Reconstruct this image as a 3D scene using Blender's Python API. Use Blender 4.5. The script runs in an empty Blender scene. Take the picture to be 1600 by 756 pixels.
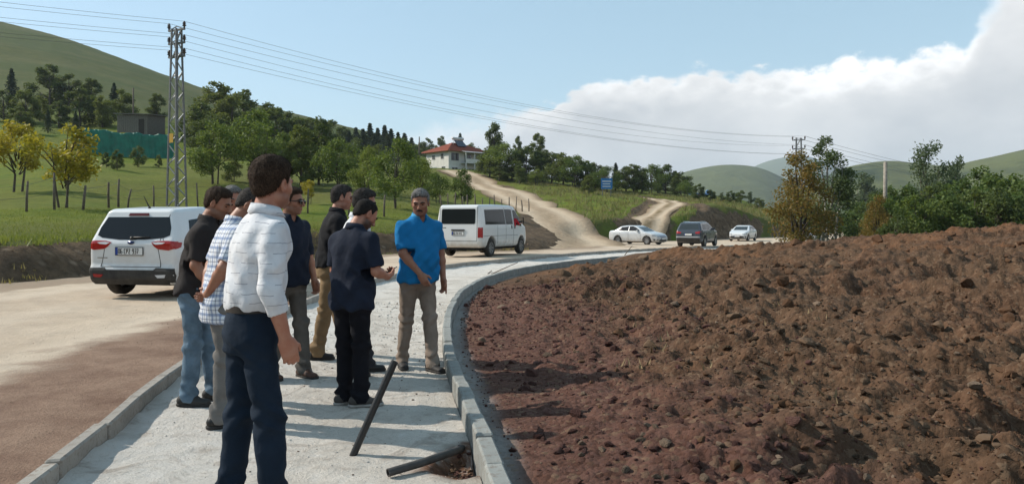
import bpy, bmesh, math, random
import numpy as np
from mathutils import Vector, Matrix
random.seed(7); RNG = np.random.default_rng(7)
PI = math.pi
scene = bpy.context.scene
COL = scene.collection

# ---------------------------------------------------------------- camera
EYE = 1.48; FPX = 1180.0; CPX = 800.0; HPY = 345.0     # eye height, focal length / centre / horizon in photo pixels
cam = bpy.data.cameras.new('camera'); cam_o = bpy.data.objects.new('camera', cam); COL.objects.link(cam_o)
cam_o.location = (0, 0, EYE); cam_o.rotation_euler = (PI/2, 0, 0)
cam.sensor_width = 36; cam.lens = 36*FPX/1600; cam.shift_y = (HPY-378)/1600
cam.clip_start = 0.05; cam.clip_end = 30000
scene.camera = cam_o

# ---------------------------------------------------------------- sun and sky
SUN_EL = math.radians(36.5); SUN_AZ = math.atan2(-1.0, 0.24)         # azimuth from +Y towards +X
sun_dir = Vector((math.sin(SUN_AZ)*math.cos(SUN_EL), math.cos(SUN_AZ)*math.cos(SUN_EL), math.sin(SUN_EL)))
sl = bpy.data.lights.new('sun', 'SUN'); sl.energy = 4.6; sl.angle = math.radians(0.55); sl.color = (1.0, 0.93, 0.82)
so = bpy.data.objects.new('sun', sl); COL.objects.link(so)
so.rotation_euler = (-sun_dir).to_track_quat('-Z', 'Y').to_euler()
scene.view_settings.view_transform = 'Standard'; scene.view_settings.look = 'None'
scene.view_settings.exposure = 0.28; scene.view_settings.gamma = 1.0

world = bpy.data.worlds.new('World'); scene.world = world; world.use_nodes = True
def build_world():
    nt = world.node_tree; nt.nodes.clear(); N = nt.nodes; L = nt.links
    def n(t, **k):
        x = N.new(t)
        for a, b in k.items(): setattr(x, a, b)
        return x
    def mth(op, a, b=None, c=None):
        x = n('ShaderNodeMath', operation=op)
        for i, v in enumerate((a, b, c)):
            if v is None: continue
            if isinstance(v, (int, float)): x.inputs[i].default_value = v
            else: L.new(v, x.inputs[i])
        return x.outputs[0]
    out = n('ShaderNodeOutputWorld'); bg = n('ShaderNodeBackground'); bg.inputs[1].default_value = 0.14
    sky = n('ShaderNodeTexSky', sky_type='NISHITA', sun_disc=False, sun_elevation=SUN_EL, sun_rotation=SUN_AZ,
            altitude=900, air_density=1.0, dust_density=1.2, ozone_density=1.0)
    tc = n('ShaderNodeTexCoord'); nrm = n('ShaderNodeVectorMath', operation='NORMALIZE'); L.new(tc.outputs['Generated'], nrm.inputs[0])
    sep = n('ShaderNodeSeparateXYZ'); L.new(nrm.outputs[0], sep.inputs[0])
    az = mth('ARCTAN2', sep.outputs[0], sep.outputs[1])            # 0 ahead, + to the right
    el = mth('ARCSINE', sep.outputs[2])
    # cloud bank: its upper rim as elevation over azimuth, all round the horizon
    fc = n('ShaderNodeFloatCurve'); cv = fc.mapping.curves[0]
    pts = [(-180, 13), (-120, 8), (-60, 4), (-30, 5), (-13, 6.4), (-6, 7.8), (0, 8.6), (3.4, 9.3), (7, 10.7), (11.5, 11.0), (20, 10.9), (24, 11.3), (28, 11.2), (30.5, 11.4), (32.3, 14.5), (34.5, 18), (50, 23), (90, 22), (140, 17), (180, 13)]
    while len(cv.points) < len(pts): cv.points.new(0.5, 0.5)
    for p, (a, e) in zip(cv.points, pts): p.location = ((a+180)/360, e/40); p.handle_type = 'AUTO'
    fc.mapping.update()
    L.new(mth('MULTIPLY_ADD', az, 1/(2*PI), 0.5), fc.inputs['Value'])
    rim = mth('MULTIPLY', fc.outputs[0], math.radians(40))
    comb = n('ShaderNodeCombineXYZ'); L.new(az, comb.inputs[0]); L.new(mth('MULTIPLY', el, 1.6), comb.inputs[1])
    def noise(sc, det, rough, off=0.0, dist=0.0):
        t = n('ShaderNodeTexNoise'); t.inputs['Scale'].default_value = sc; t.inputs['Detail'].default_value = det
        t.inputs['Roughness'].default_value = rough; t.inputs['Distortion'].default_value = dist
        m = n('ShaderNodeVectorMath', operation='ADD'); L.new(comb.outputs[0], m.inputs[0]); m.inputs[1].default_value = (off, off*.7, off*.3)
        L.new(m.outputs[0], t.inputs['Vector']); return t.outputs[0]
    def smooth(v, a, b):
        x = n('ShaderNodeMapRange', interpolation_type='SMOOTHSTEP'); L.new(v, x.inputs[0])
        x.inputs[1].default_value = a; x.inputs[2].default_value = b; return x.outputs[0]
    vor = n('ShaderNodeTexVoronoi', feature='SMOOTH_F1'); vor.inputs['Scale'].default_value = 34; vor.inputs['Smoothness'].default_value = .35
    wv = n('ShaderNodeVectorMath', operation='ADD'); L.new(comb.outputs[0], wv.inputs[0])
    wn = n('ShaderNodeTexNoise'); wn.inputs['Scale'].default_value = 30; wn.inputs['Detail'].default_value = 3; L.new(comb.outputs[0], wn.inputs['Vector'])
    ws = n('ShaderNodeVectorMath', operation='SCALE'); L.new(wn.outputs['Color'], ws.inputs[0]); ws.inputs['Scale'].default_value = 0.03
    L.new(ws.outputs[0], wv.inputs[1]); L.new(wv.outputs[0], vor.inputs['Vector'])
    bump = mth('ADD', mth('MULTIPLY', mth('SUBTRACT', noise(14, 7, .6), .5), .045), mth('MULTIPLY', mth('SUBTRACT', .45, vor.outputs['Distance']), .022))
    bump = mth('ADD', bump, mth('MULTIPLY', mth('SUBTRACT', noise(60, 8, .7, 1.7), .5), .024))
    depth = mth('ADD', mth('SUBTRACT', rim, el), bump)             # > 0 inside the cloud, radians below its rim
    sharp = smooth(az, math.radians(-8), math.radians(3))          # towards the left the bank thins into haze
    sharp2 = mth('SUBTRACT', 1.0, smooth(az, math.radians(30.5), math.radians(33)))
    edge = mth('ADD', mth('MULTIPLY', mth('MULTIPLY', sharp, sharp2), -0.038), 0.052)
    cover = n('ShaderNodeMapRange', interpolation_type='SMOOTHSTEP'); L.new(depth, cover.inputs[0]); cover.inputs[1].default_value = 0.0; L.new(edge, cover.inputs[2])
    grey = mth('ADD', mth('MULTIPLY', smooth(depth, 0.002, 0.06), .62), mth('MULTIPLY', mth('SUBTRACT', noise(6, 6, .55, 3.1), .42), 1.5))
    low = smooth(el, 0.0, .17)
    cr = n('ShaderNodeValToRGB'); L.new(grey, cr.inputs[0])
    cr.color_ramp.elements[0].position = .05; cr.color_ramp.elements[0].color = (8.0, 7.9, 7.8, 1)
    cr.color_ramp.elements[1].position = .95; cr.color_ramp.elements[1].color = (3.9, 4.0, 4.15, 1)
    e = cr.color_ramp.elements.new(.35); e.color = (5.9, 5.85, 5.8, 1)
    # left part: milky haze above the ridge
    mixc = n('ShaderNodeMix', data_type='RGBA'); L.new(sharp, mixc.inputs[0]); mixc.inputs[6].default_value = (6.3, 6.7, 7.1, 1); L.new(cr.outputs[0], mixc.inputs[7])
    mix = n('ShaderNodeMix', data_type='RGBA'); L.new(mth('MULTIPLY', cover.outputs[0], .97), mix.inputs[0]); veil = n('ShaderNodeMix', data_type='RGBA'); veil.inputs[0].default_value = .36; L.new(sky.outputs[0], veil.inputs[6]); veil.inputs[7].default_value = (3.6, 5.6, 5.9, 1); L.new(veil.outputs[2], mix.inputs[6]); L.new(mixc.outputs[2], mix.inputs[7])
    L.new(mix.outputs[2], bg.inputs[0]); L.new(bg.outputs[0], out.inputs[0])
build_world()
world.cycles.sampling_method = 'MANUAL'; world.cycles.sample_map_resolution = 512
scene.cycles.max_bounces = 6; scene.cycles.diffuse_bounces = 3; scene.cycles.glossy_bounces = 2; scene.cycles.transmission_bounces = 3
scene.cycles.transparent_max_bounces = 8; scene.cycles.volume_bounces = 0; scene.cycles.caustics_reflective = False; scene.cycles.caustics_refractive = False
scene.cycles.use_denoising = True

# ---------------------------------------------------------------- helpers
def tag(o, label=None, cat=None, group=None, kind=None):
    if label: o['label'] = label
    if cat: o['category'] = cat
    if group: o['group'] = group
    if kind: o['kind'] = kind
    return o
def empty(name, loc=(0, 0, 0), rz=0.0):
    o = bpy.data.objects.new(name, None); COL.objects.link(o); o.location = loc; o.rotation_euler = (0, 0, rz); o.empty_display_size = .1
    return o
def mesh_np(name, V, Fc, mat=None, smooth=False):
    me = bpy.data.meshes.new(name); V = np.asarray(V, dtype=np.float32); Fc = np.asarray(Fc)
    if Fc.ndim == 2 and len(Fc):
        k = Fc.shape[1]; me.vertices.add(len(V)); me.vertices.foreach_set('co', V.ravel())
        me.loops.add(Fc.size); me.loops.foreach_set('vertex_index', Fc.astype(np.int32).ravel())
        me.polygons.add(len(Fc)); me.polygons.foreach_set('loop_start', np.arange(0, Fc.size, k, dtype=np.int32))
        me.polygons.foreach_set('use_smooth', np.full(len(Fc), smooth)); me.update(calc_edges=True)
    else:
        me.from_pydata(V.tolist(), [], list(Fc)); me.polygons.foreach_set('use_smooth', [smooth]*len(me.polygons))
    if mat: me.materials.append(mat)
    return me
def obj(name, me, parent=None, loc=None):
    o = bpy.data.objects.new(name, me); COL.objects.link(o)
    if parent: o.parent = parent
    if loc is not None: o.location = loc
    return o
def attr(me, name, vals):
    a = me.attributes.new(name, 'FLOAT', 'POINT'); a.data.foreach_set('value', np.asarray(vals, dtype=np.float32))
class MB:
    """collects boxes, tubes, lathes and quads into one mesh"""
    def __init__(s): s.v = []; s.f = []
    def add(s, vs, fs):
        b = len(s.v); s.v += [tuple(v) for v in vs]; s.f += [tuple(i+b for i in f) for f in fs]; return s
    def box(s, x0, x1, y0, y1, z0, z1):
        return s.add([(x, y, z) for x in (x0, x1) for y in (y0, y1) for z in (z0, z1)],
                     [(0, 1, 3, 2), (4, 6, 7, 5), (0, 4, 5, 1), (2, 3, 7, 6), (0, 2, 6, 4), (1, 5, 7, 3)])
    def tube(s, pts, r, n=8, cap=True):
        pts = [Vector(p) for p in pts]; rs = r if hasattr(r, '__len__') else [r]*len(pts); vs = []; fs = []
        up = None
        for i, p in enumerate(pts):
            d = (pts[min(i+1, len(pts)-1)] - pts[max(i-1, 0)]).normalized()
            if up is None: up = Vector((0, 0, 1)) if abs(d.z) < .9 else Vector((1, 0, 0))
            a = d.cross(up); a.normalize(); b = a.cross(d); up = b
            for k in range(n):
                t = 2*PI*k/n; vs.append(p + (a*math.cos(t)+b*math.sin(t))*rs[i])
        for i in range(len(pts)-1):
            for k in range(n): fs.append((i*n+k, i*n+(k+1) % n, (i+1)*n+(k+1) % n, (i+1)*n+k))
        if cap: fs.append(tuple(range(n))[::-1]); fs.append(tuple(range((len(pts)-1)*n, len(pts)*n)))
        return s.add(vs, fs)
    def bar(s, a, b, w, h=None, up=(0, 0, 1)):
        a = Vector(a); b = Vector(b); h = h or w; d = (b-a).normalized(); u = Vector(up)
        if abs(d.dot(u)) > .95: u = Vector((1, 0, 0))
        x = d.cross(u).normalized()*w/2; y = x.normalized().cross(d)*h/2
        return s.add([a-x-y, a+x-y, a+x+y, a-x+y, b-x-y, b+x-y, b+x+y, b-x+y],
                     [(3, 2, 1, 0), (4, 5, 6, 7), (0, 1, 5, 4), (1, 2, 6, 5), (2, 3, 7, 6), (3, 0, 4, 7)])
    def lathe(s, prof, n=24, axis='z', c=(0, 0, 0)):
        vs = []; fs = []; m = len(prof)
        for k in range(n):
            t = 2*PI*k/n
            for r, h in prof:
                p = (r*math.cos(t), r*math.sin(t), h)
                if axis == 'y': p = (p[0], p[2], p[1])
                if axis == 'x': p = (p[2], p[0], p[1])
                vs.append((p[0]+c[0], p[1]+c[1], p[2]+c[2]))
        for k in range(n):
            for j in range(m-1): fs.append((k*m+j, k*m+j+1, ((k+1) % n)*m+j+1, ((k+1) % n)*m+j))
        return s.add(vs, fs)
    def mesh(s, name, mat=None, smooth=False):
        me = bpy.data.meshes.new(name); me.from_pydata(s.v, [], s.f)
        bm = bmesh.new(); bm.from_mesh(me); bmesh.ops.recalc_face_normals(bm, faces=bm.faces); bm.to_mesh(me); bm.free()
        me.polygons.foreach_set('use_smooth', [smooth]*len(me.polygons))
        if mat: me.materials.append(mat)
        return me
    def build(s, name, mat=None, parent=None, smooth=False, loc=None): return obj(name, s.mesh(name, mat, smooth), parent, loc)
def copy_tree(o, parent=None):
    c = o.copy(); COL.objects.link(c); c.parent = parent
    for ch in list(o.children): copy_tree(ch, c)
    return c

# ---- materials
MATS = {}
def nodes_of(name):
    m = bpy.data.materials.new(name); m.use_nodes = True; nt = m.node_tree
    return m, nt, nt.nodes['Principled BSDF']
def mat(name, col, rough=.7, var=.0, scale=8.0, bump=0.0, bscale=None, metal=0.0, spec=.4, coat=0.0, coords='Object', detail=5.0, col2=None):
    if name in MATS: return MATS[name]
    m, nt, b = nodes_of(name); N = nt.nodes; L = nt.links
    b.inputs['Roughness'].default_value = rough; b.inputs['Metallic'].default_value = metal; b.inputs['Specular IOR Level'].default_value = spec
    b.inputs['Coat Weight'].default_value = coat; b.inputs['Coat Roughness'].default_value = .08
    b.inputs['Base Color'].default_value = (*col, 1)
    if var or bump or col2:
        tc = N.new('ShaderNodeTexCoord'); t = N.new('ShaderNodeTexNoise'); t.inputs['Scale'].default_value = scale; t.inputs['Detail'].default_value = detail; t.inputs['Roughness'].default_value = .65
        L.new(tc.outputs[coords], t.inputs['Vector'])
        if var or col2:
            r = N.new('ShaderNodeValToRGB'); c2 = col2 or tuple(min(1, c*(1+var)) for c in col)
            r.color_ramp.elements[0].position = .3; r.color_ramp.elements[1].position = .7
            r.color_ramp.elements[0].color = (*[c*(1-var) for c in col], 1); r.color_ramp.elements[1].color = (*c2, 1)
            L.new(t.outputs[0], r.inputs[0]); L.new(r.outputs[0], b.inputs['Base Color'])
        if bump:
            t2 = t
            if bscale:
                t2 = N.new('ShaderNodeTexNoise'); t2.inputs['Scale'].default_value = bscale; t2.inputs['Detail'].default_value = 5; L.new(tc.outputs[coords], t2.inputs['Vector'])
            bp = N.new('ShaderNodeBump'); bp.inputs['Strength'].default_value = 1.0; bp.inputs['Distance'].default_value = bump
            L.new(t2.outputs[0], bp.inputs['Height']); L.new(bp.outputs[0], b.inputs['Normal'])
    MATS[name] = m; return m
class NG:
    """tiny node helper for hand-built materials"""
    def __init__(s, name): s.m, s.nt, s.b = nodes_of(name); s.N = s.nt.nodes; s.L = s.nt.links; s.tc = s.N.new('ShaderNodeTexCoord'); MATS[name] = s.m
    def val(s, x, i, v):
        if isinstance(v, (int, float)): x.inputs[i].default_value = v
        elif isinstance(v, tuple): x.inputs[i].default_value = v if len(v) == 4 else (*v, 1)
        else: s.L.new(v, x.inputs[i])
    def noise(s, sc, det=5, rough=.6, coords='Object', dist=0.0, vec=None):
        t = s.N.new('ShaderNodeTexNoise'); t.inputs['Scale'].default_value = sc; t.inputs['Detail'].default_value = det; t.inputs['Roughness'].default_value = rough; t.inputs['Distortion'].default_value = dist
        s.L.new(vec if vec is not None else s.tc.outputs[coords], t.inputs['Vector']); return t.outputs[0]
    def voro(s, sc, coords='Object', out='Distance', feature='F1', vec=None):
        t = s.N.new('ShaderNodeTexVoronoi'); t.feature = feature; t.inputs['Scale'].default_value = sc; s.L.new(vec if vec is not None else s.tc.outputs[coords], t.inputs['Vector']); return t.outputs[out]
    def math(s, op, a, b=0.0, c=None):
        x = s.N.new('ShaderNodeMath'); x.operation = op; s.val(x, 0, a); s.val(x, 1, b)
        if c is not None: s.val(x, 2, c)
        return x.outputs[0]
    def rng(s, v, a, b, c=0.0, d=1.0):
        x = s.N.new('ShaderNodeMapRange'); x.interpolation_type = 'SMOOTHSTEP'; s.val(x, 0, v); x.inputs[1].default_value = a; x.inputs[2].default_value = b; x.inputs[3].default_value = c; x.inputs[4].default_value = d; return x.outputs[0]
    def mix(s, f, a, b, blend='MIX'):
        x = s.N.new('ShaderNodeMix'); x.data_type = 'RGBA'; x.blend_type = blend; s.val(x, 0, f); s.val(x, 6, a); s.val(x, 7, b); return x.outputs[2]
    def attr(s, name):
        x = s.N.new('ShaderNodeAttribute'); x.attribute_name = name; return x.outputs['Fac']
    def sep(s, coords='Object'):
        x = s.N.new('ShaderNodeSeparateXYZ'); s.L.new(s.tc.outputs[coords], x.inputs[0]); return x.outputs
    def bump(s, h, dist, strength=1.0):
        x = s.N.new('ShaderNodeBump'); x.inputs['Distance'].default_value = dist; x.inputs['Strength'].default_value = strength; s.L.new(h, x.inputs['Height']); s.L.new(x.outputs[0], s.b.inputs['Normal'])
    def done(s, col, rough=.8, spec=.3):
        s.val(s.b, 'Base Color', col)
        s.val(s.b, 'Roughness', rough); s.b.inputs['Specular IOR Level'].default_value = spec; return s.m

# ---- numpy noise
class VN:
    def __init__(s, seed): s.t = np.random.default_rng(seed).random((256, 256)).astype(np.float32)
    def __call__(s, x, y):
        xi = np.floor(x).astype(int); yi = np.floor(y).astype(int); fx = x-xi; fy = y-yi
        fx = fx*fx*fx*(fx*(fx*6-15)+10); fy = fy*fy*fy*(fy*(fy*6-15)+10); t = s.t
        a = t[xi & 255, yi & 255]; b = t[(xi+1) & 255, yi & 255]; c = t[xi & 255, (yi+1) & 255]; d = t[(xi+1) & 255, (yi+1) & 255]
        return (a*(1-fx)+b*fx)*(1-fy)+(c*(1-fx)+d*fx)*fy
VNS = [VN(i) for i in range(6)]
def fbm(x, y, sc, octv=4, gain=.5, seed=0):
    s = 0; a = 1; n = 0; ca, sa = math.cos(.6), math.sin(.6)
    x = np.asarray(x, float)*sc; y = np.asarray(y, float)*sc
    for i in range(octv):
        s = s+a*VNS[(seed+i) % 6](x+17.3*i, y-9.1*i); n += a; a *= gain; x, y = (x*ca-y*sa)*2.03, (x*sa+y*ca)*2.03
    return s/n-.5
def clods(x, y, cell, seed):
    """rounded lumps scattered one to a cell"""
    x = np.asarray(x, float)/cell; y = np.asarray(y, float)/cell; xi = np.floor(x).astype(int); yi = np.floor(y).astype(int); h = np.zeros(x.shape); t = VNS[seed % 6].t
    for dx in (-1, 0, 1):
        for dy in (-1, 0, 1):
            a = (xi+dx) & 255; b = (yi+dy) & 255; px = xi+dx+t[a, b]; py = yi+dy+t[b, (a+37) & 255]; r = (.20+.70*t[(a+91) & 255, b]**2)*(t[(b+17) & 255, (a+5) & 255] > .35)+1e-3; k = t[(b+53) & 255, a]; c, s = np.cos(k*6.3), np.sin(k*6.3); u = (x-px)*c+(y-py)*s; v = (y-py)*c-(x-px)*s
            q = 1-(np.abs(u)/r)**2.4-(np.abs(v)/(r*.72))**2.4; h = np.maximum(h, np.where(q > 0, np.sqrt(np.maximum(q, 0))*r, 0))
    return h
def sstep(a, b, x):
    t = np.clip((np.asarray(x, float)-a)/(b-a), 0, 1); return t*t*(3-2*t)
def P(px, py, d):
    return ((px-CPX)/FPX*d, d, EYE-(py-HPY)/FPX*d)
def tps(pts, vals, smooth=1e-3):
    pts = np.asarray(pts, float); vals = np.asarray(vals, float); n = len(pts)
    def U(r2): return np.where(r2 > 1e-12, r2*np.log(np.maximum(r2, 1e-12)), 0)
    r2 = ((pts[:, None]-pts[None])**2).sum(-1); K = U(r2)+np.eye(n)*smooth; Q = np.c_[np.ones(n), pts]
    A = np.block([[K, Q], [Q.T, np.zeros((3, 3))]]); w = np.linalg.solve(A, np.r_[vals, np.zeros(3)])
    def f(x, y):
        x = np.asarray(x, float); y = np.asarray(y, float); o = w[n]+w[n+1]*x+w[n+2]*y
        for i in range(n): o = o+w[i]*U((x-pts[i, 0])**2+(y-pts[i, 1])**2)
        return o
    return f
# ================================================================ the ground
# road level, kerb lines (x as a function of y) and the foot of the road bank
def curve1(pts, m=400):
    ys = np.array([p[1] for p in pts], float); xs = np.array([p[0] for p in pts], float)
    # smooth monotone-ish interpolation: piecewise cubic with finite-difference slopes
    d = np.gradient(xs, ys)
    def f(y):
        y = np.asarray(y, float); i = np.clip(np.searchsorted(ys, y)-1, 0, len(ys)-2); h = ys[i+1]-ys[i]; t = np.clip((y-ys[i])/h, 0, 1)
        return (2*t**3-3*t**2+1)*xs[i]+(t**3-2*t**2+t)*h*d[i]+(-2*t**3+3*t**2)*xs[i+1]+(t**3-t**2)*h*d[i+1]
    return f
_zr = curve1([(.12, -60), (.12, 0), (.12, 26), (.0, 38), (-.22, 50), (-.38, 62), (-.42, 80), (-.3, 110), (.2, 180), (.9, 260), (1.5, 400)])
def zroad(y): return _zr(np.clip(y, -60, 400))
KL = curve1([(-1.6, -20), (-2.15, -4), (-2.38, 3.5), (-2.64, 4.9), (-2.95, 6.4), (-3.25, 9), (-3.42, 12.5), (-3.0, 17.4), (-2.05, 22.2), (.6, 28.2), (4.9, 36.5), (12.2, 48), (19.7, 58.5), (31, 75), (50, 101), (90, 150), (200, 290)])
KR = curve1([(4, -20), (1.3, -4), (.45, .6), (-.10, 3.8), (-.30, 5.15), (-.47, 6.2), (-.66, 7.5), (-.88, 9.6), (-1.0, 12), (-.98, 14.6), (-.68, 17.4), (.08, 20.6), (1.15, 23.4), (2.9, 26.8), (7.6, 34.5), (14.6, 46), (22, 56.6), (33.2, 73), (52, 99), (92, 148), (202, 288)])
BK = curve1([(-34, -30), (-19, -6), (-13.6, 8), (-10.9, 16), (-9.7, 18.2), (-7.4, 26.5), (-4.4, 32), (1.0, 38.5), (3.4, 43), (5.2, 52), (7.4, 64), (12.2, 70), (17.4, 73), (21, 77.5), (29, 86), (41, 102), (68, 140), (120, 215), (205, 325)])
BKP = [(float(BK(y)), float(y)) for y in np.r_[np.arange(-30, 110, 1.5), np.arange(110, 326, 12)]]
def bank_dist(x, y):
    """distance outside (left of / beyond) the bank foot, negative on the road side"""
    x = np.asarray(x, float); y = np.asarray(y, float); best = np.full(np.broadcast(x, y).shape, 1e9)
    for (ax, ay), (bx, by) in zip(BKP[:-1], BKP[1:]):
        t = np.clip(((x-ax)*(bx-ax)+(y-ay)*(by-ay))/((bx-ax)**2+(by-ay)**2), 0, 1)
        best = np.minimum(best, (x-ax-t*(bx-ax))**2+(y-ay-t*(by-ay))**2)
    d = np.sqrt(best); yy = np.clip(y, -30, 325)
    return np.where(x < BK(yy), d, -d)
FIELD = [(-400, 385, 17), (-700, 392, 18), (0, 372, 19), (0, 330, 31), (0, 290, 50), (0, 225, 85), (0, 150, 170), (0, 40, 350), (-500, 290, 60), (-600, 120, 200), (-600, -90, 350),
    (130, 372, 20.5), (130, 327, 34), (150, 285, 52), (190, 247, 92), (130, 203, 112), (130, 140, 190), (130, 72, 370), (275, 322, 47), (265, 245, 95), (215, 205, 110), (260, 118, 400),
    (300, 366, 24.5), (400, 165, 450), (350, 190, 220), (330, 300, 57), (330, 260, 80), (480, 362, 29.5), (480, 312, 55), (480, 280, 78), (450, 232, 130), (540, 203, 500), (620, 228, 550), (700, 262, 600), (800, 300, 640),
    (620, 362, 34), (650, 325, 52), (650, 290, 77), (600, 262, 130), (560, 255, 150), (700, 335, 52), (690, 300, 82), (700, 268, 128), (755, 273, 126), (660, 262, 138),
    (905, 383, 47), (880, 352, 62), (830, 322, 82), (790, 303, 98), (745, 287, 118), (830, 366, 46), (800, 340, 60), (950, 345, 67), (930, 325, 82), (900, 304, 100), (850, 287, 120), (950, 302, 112), (1000, 301, 122), (1050, 306, 125),
    (1010, 349, 70), (1030, 331, 80), (1048, 320, 92), (1025, 315, 102), (1100, 318, 86), (1120, 330, 79), (1150, 327, 90), (1185, 337, 96), (1215, 352, 88), (1150, 309, 130), (1200, 326, 132),
    (800, 273, 170), (1000, 294, 200), (1130, 312, 260), (1150, 330, 500), (1000, 310, 450), (900, 290, 300), (1350, 350, 200), (1400, 350, 110), (1600, 345, 60), (1400, 360, 50), (1250, 368, 70), (2000, 345, 80), (1300, 347, 500), (1600, 345, 500), (2200, 345, 300), (600, 215, 300), (700, 250, 250), (0, 62, 620), (130, 98, 620), (260, 134, 640), (-600, -40, 620), (400, 174, 640)]
_fld = tps([((a-800)/400, math.log(d)*1.6) for a, b, d in FIELD], [b for a, b, d in FIELD], 2e-3)
def zfield(x, y):
    x = np.asarray(x, float); y = np.asarray(y, float); r = np.hypot(x, y)
    yy = np.maximum(y, r*.5); d = np.clip(yy, 14, 640)
    px = np.clip(800+FPX*x/yy, -800, 2300); py = _fld((px-800)/400, np.log(d)*1.6)
    z = EYE-(py-HPY)/FPX*d
    return z+(sstep(640, 1600, yy))*(-30-z)
TRACKS = {'main': [(908, 388, 44.5, 9.0), (888, 366, 54, 7.0), (868, 350, 63, 6.0), (840, 331, 76, 5.6), (810, 314, 90, 5.6), (785, 303, 101, 5.4), (760, 294, 112, 5.2), (738, 286, 122, 5.0), (705, 278, 132, 4.6)],
          'side': [(985, 366, 62, 3.6), (1003, 352, 69, 3.4), (1020, 340, 76, 3.3), (1037, 328, 83, 3.3), (1049, 321, 91, 3.3), (1042, 317, 99, 3.3), (1020, 315, 106, 3.3)]}
def track_line(name):
    pts = TRACKS[name]; t = np.arange(len(pts)); tt = np.linspace(0, len(pts)-1, 70); f = [curve1([(v, i) for i, v in enumerate(c)]) for c in zip(*[((a-800)/FPX*d, d, w) for a, b, d, w in pts])]
    return np.c_[f[0](tt), f[1](tt), f[2](tt)]
TL = {k: track_line(k) for k in TRACKS}
def track_dist(x, y):
    b = np.full(np.shape(x), 1e9)
    for T in TL.values():
        for p in T: b = np.minimum(b, np.hypot(x-p[0], y-p[1])-p[2]*.5)
    return b
SCARS = [[(1084, 318), (1100, 320), (1130, 330), (1155, 338), (1186, 350), (1188, 374), (1140, 376), (1075, 374), (1072, 352), (1090, 340)], [(1013, 313), (1018, 318), (1002, 331), (985, 341), (972, 342), (985, 330)], [(1210, 352), (1260, 354), (1258, 372), (1205, 370)]]
def in_poly(P2, x, y):
    d = np.full(np.shape(x), 1e9); ins = np.zeros(np.shape(x), bool); P2 = np.array(P2, float)
    for i in range(len(P2)):
        a = P2[i]; b = P2[(i+1) % len(P2)]; e = b-a; t = np.clip(((x-a[0])*e[0]+(y-a[1])*e[1])/(e@e), 0, 1); d = np.minimum(d, np.hypot(x-a[0]-t*e[0], y-a[1]-t*e[1])); ins ^= ((a[1] > y) != (b[1] > y)) & (x < (b[0]-a[0])*(y-a[1])/(b[1]-a[1]+1e-12)+a[0])
    return np.where(ins, -d, d)
def ground_fields(x, y, fine=True):
    s = bank_dist(x, y)
    nz = fbm(x, y, .35, 4, .5, 1)
    w = sstep(0.0, 2.6, s+nz*2.2*sstep(-1, 1, s))
    zf = zfield(x, y)
    far = np.clip(np.hypot(x, y)/60, .3, 6)
    zf = zf+fbm(x, y, .22, 4, .5, 2)*.35*np.minimum(far, 2)+fbm(x, y, .02, 3, .5, 4)*np.minimum(far, 3)*.8*sstep(60, 200, np.hypot(x, y))
    zflat = zroad(y)-.16-.25*sstep(-.3, -4, s)
    z = zflat*(1-w)+zf*w
    td = track_dist(x, y)
    soil = sstep(.02, .25, w)*(1-sstep(.86, 1.0, w))+(1-sstep(-.6, .8, s))
    zrel = zf-zroad(y)
    soil = soil*sstep(.25, .7, zrel)*(1-.85*sstep(52, 62, y)*(1-sstep(1062, 1084, CPX+FPX*x/np.maximum(y, 1))*sstep(1200, 1180, CPX+FPX*x/np.maximum(y, 1))))+.75*sstep(2.2, -.4, td+nz*3)
    yy = np.maximum(y, 1.0); px = CPX+FPX*x/yy; py = HPY+(EYE-z)/yy*FPX; ok = sstep(56, 62, y)*sstep(112, 104, y)
    for sc in SCARS:
        e = in_poly(sc, px, py)+nz*9; k = sstep(1.5, -1.5, e)*ok; soil = np.maximum(soil, k*1.3); z = z-.35*sstep(0, -6, e)*ok*sstep(1, 3, s)
    z = z-.14*sstep(.6, -.3, td)
    return z, np.clip(soil, 0, 1), s, td
def ground_z(x, y):
    return float(ground_fields(np.array([x], float), np.array([y], float))[0][0])

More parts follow.
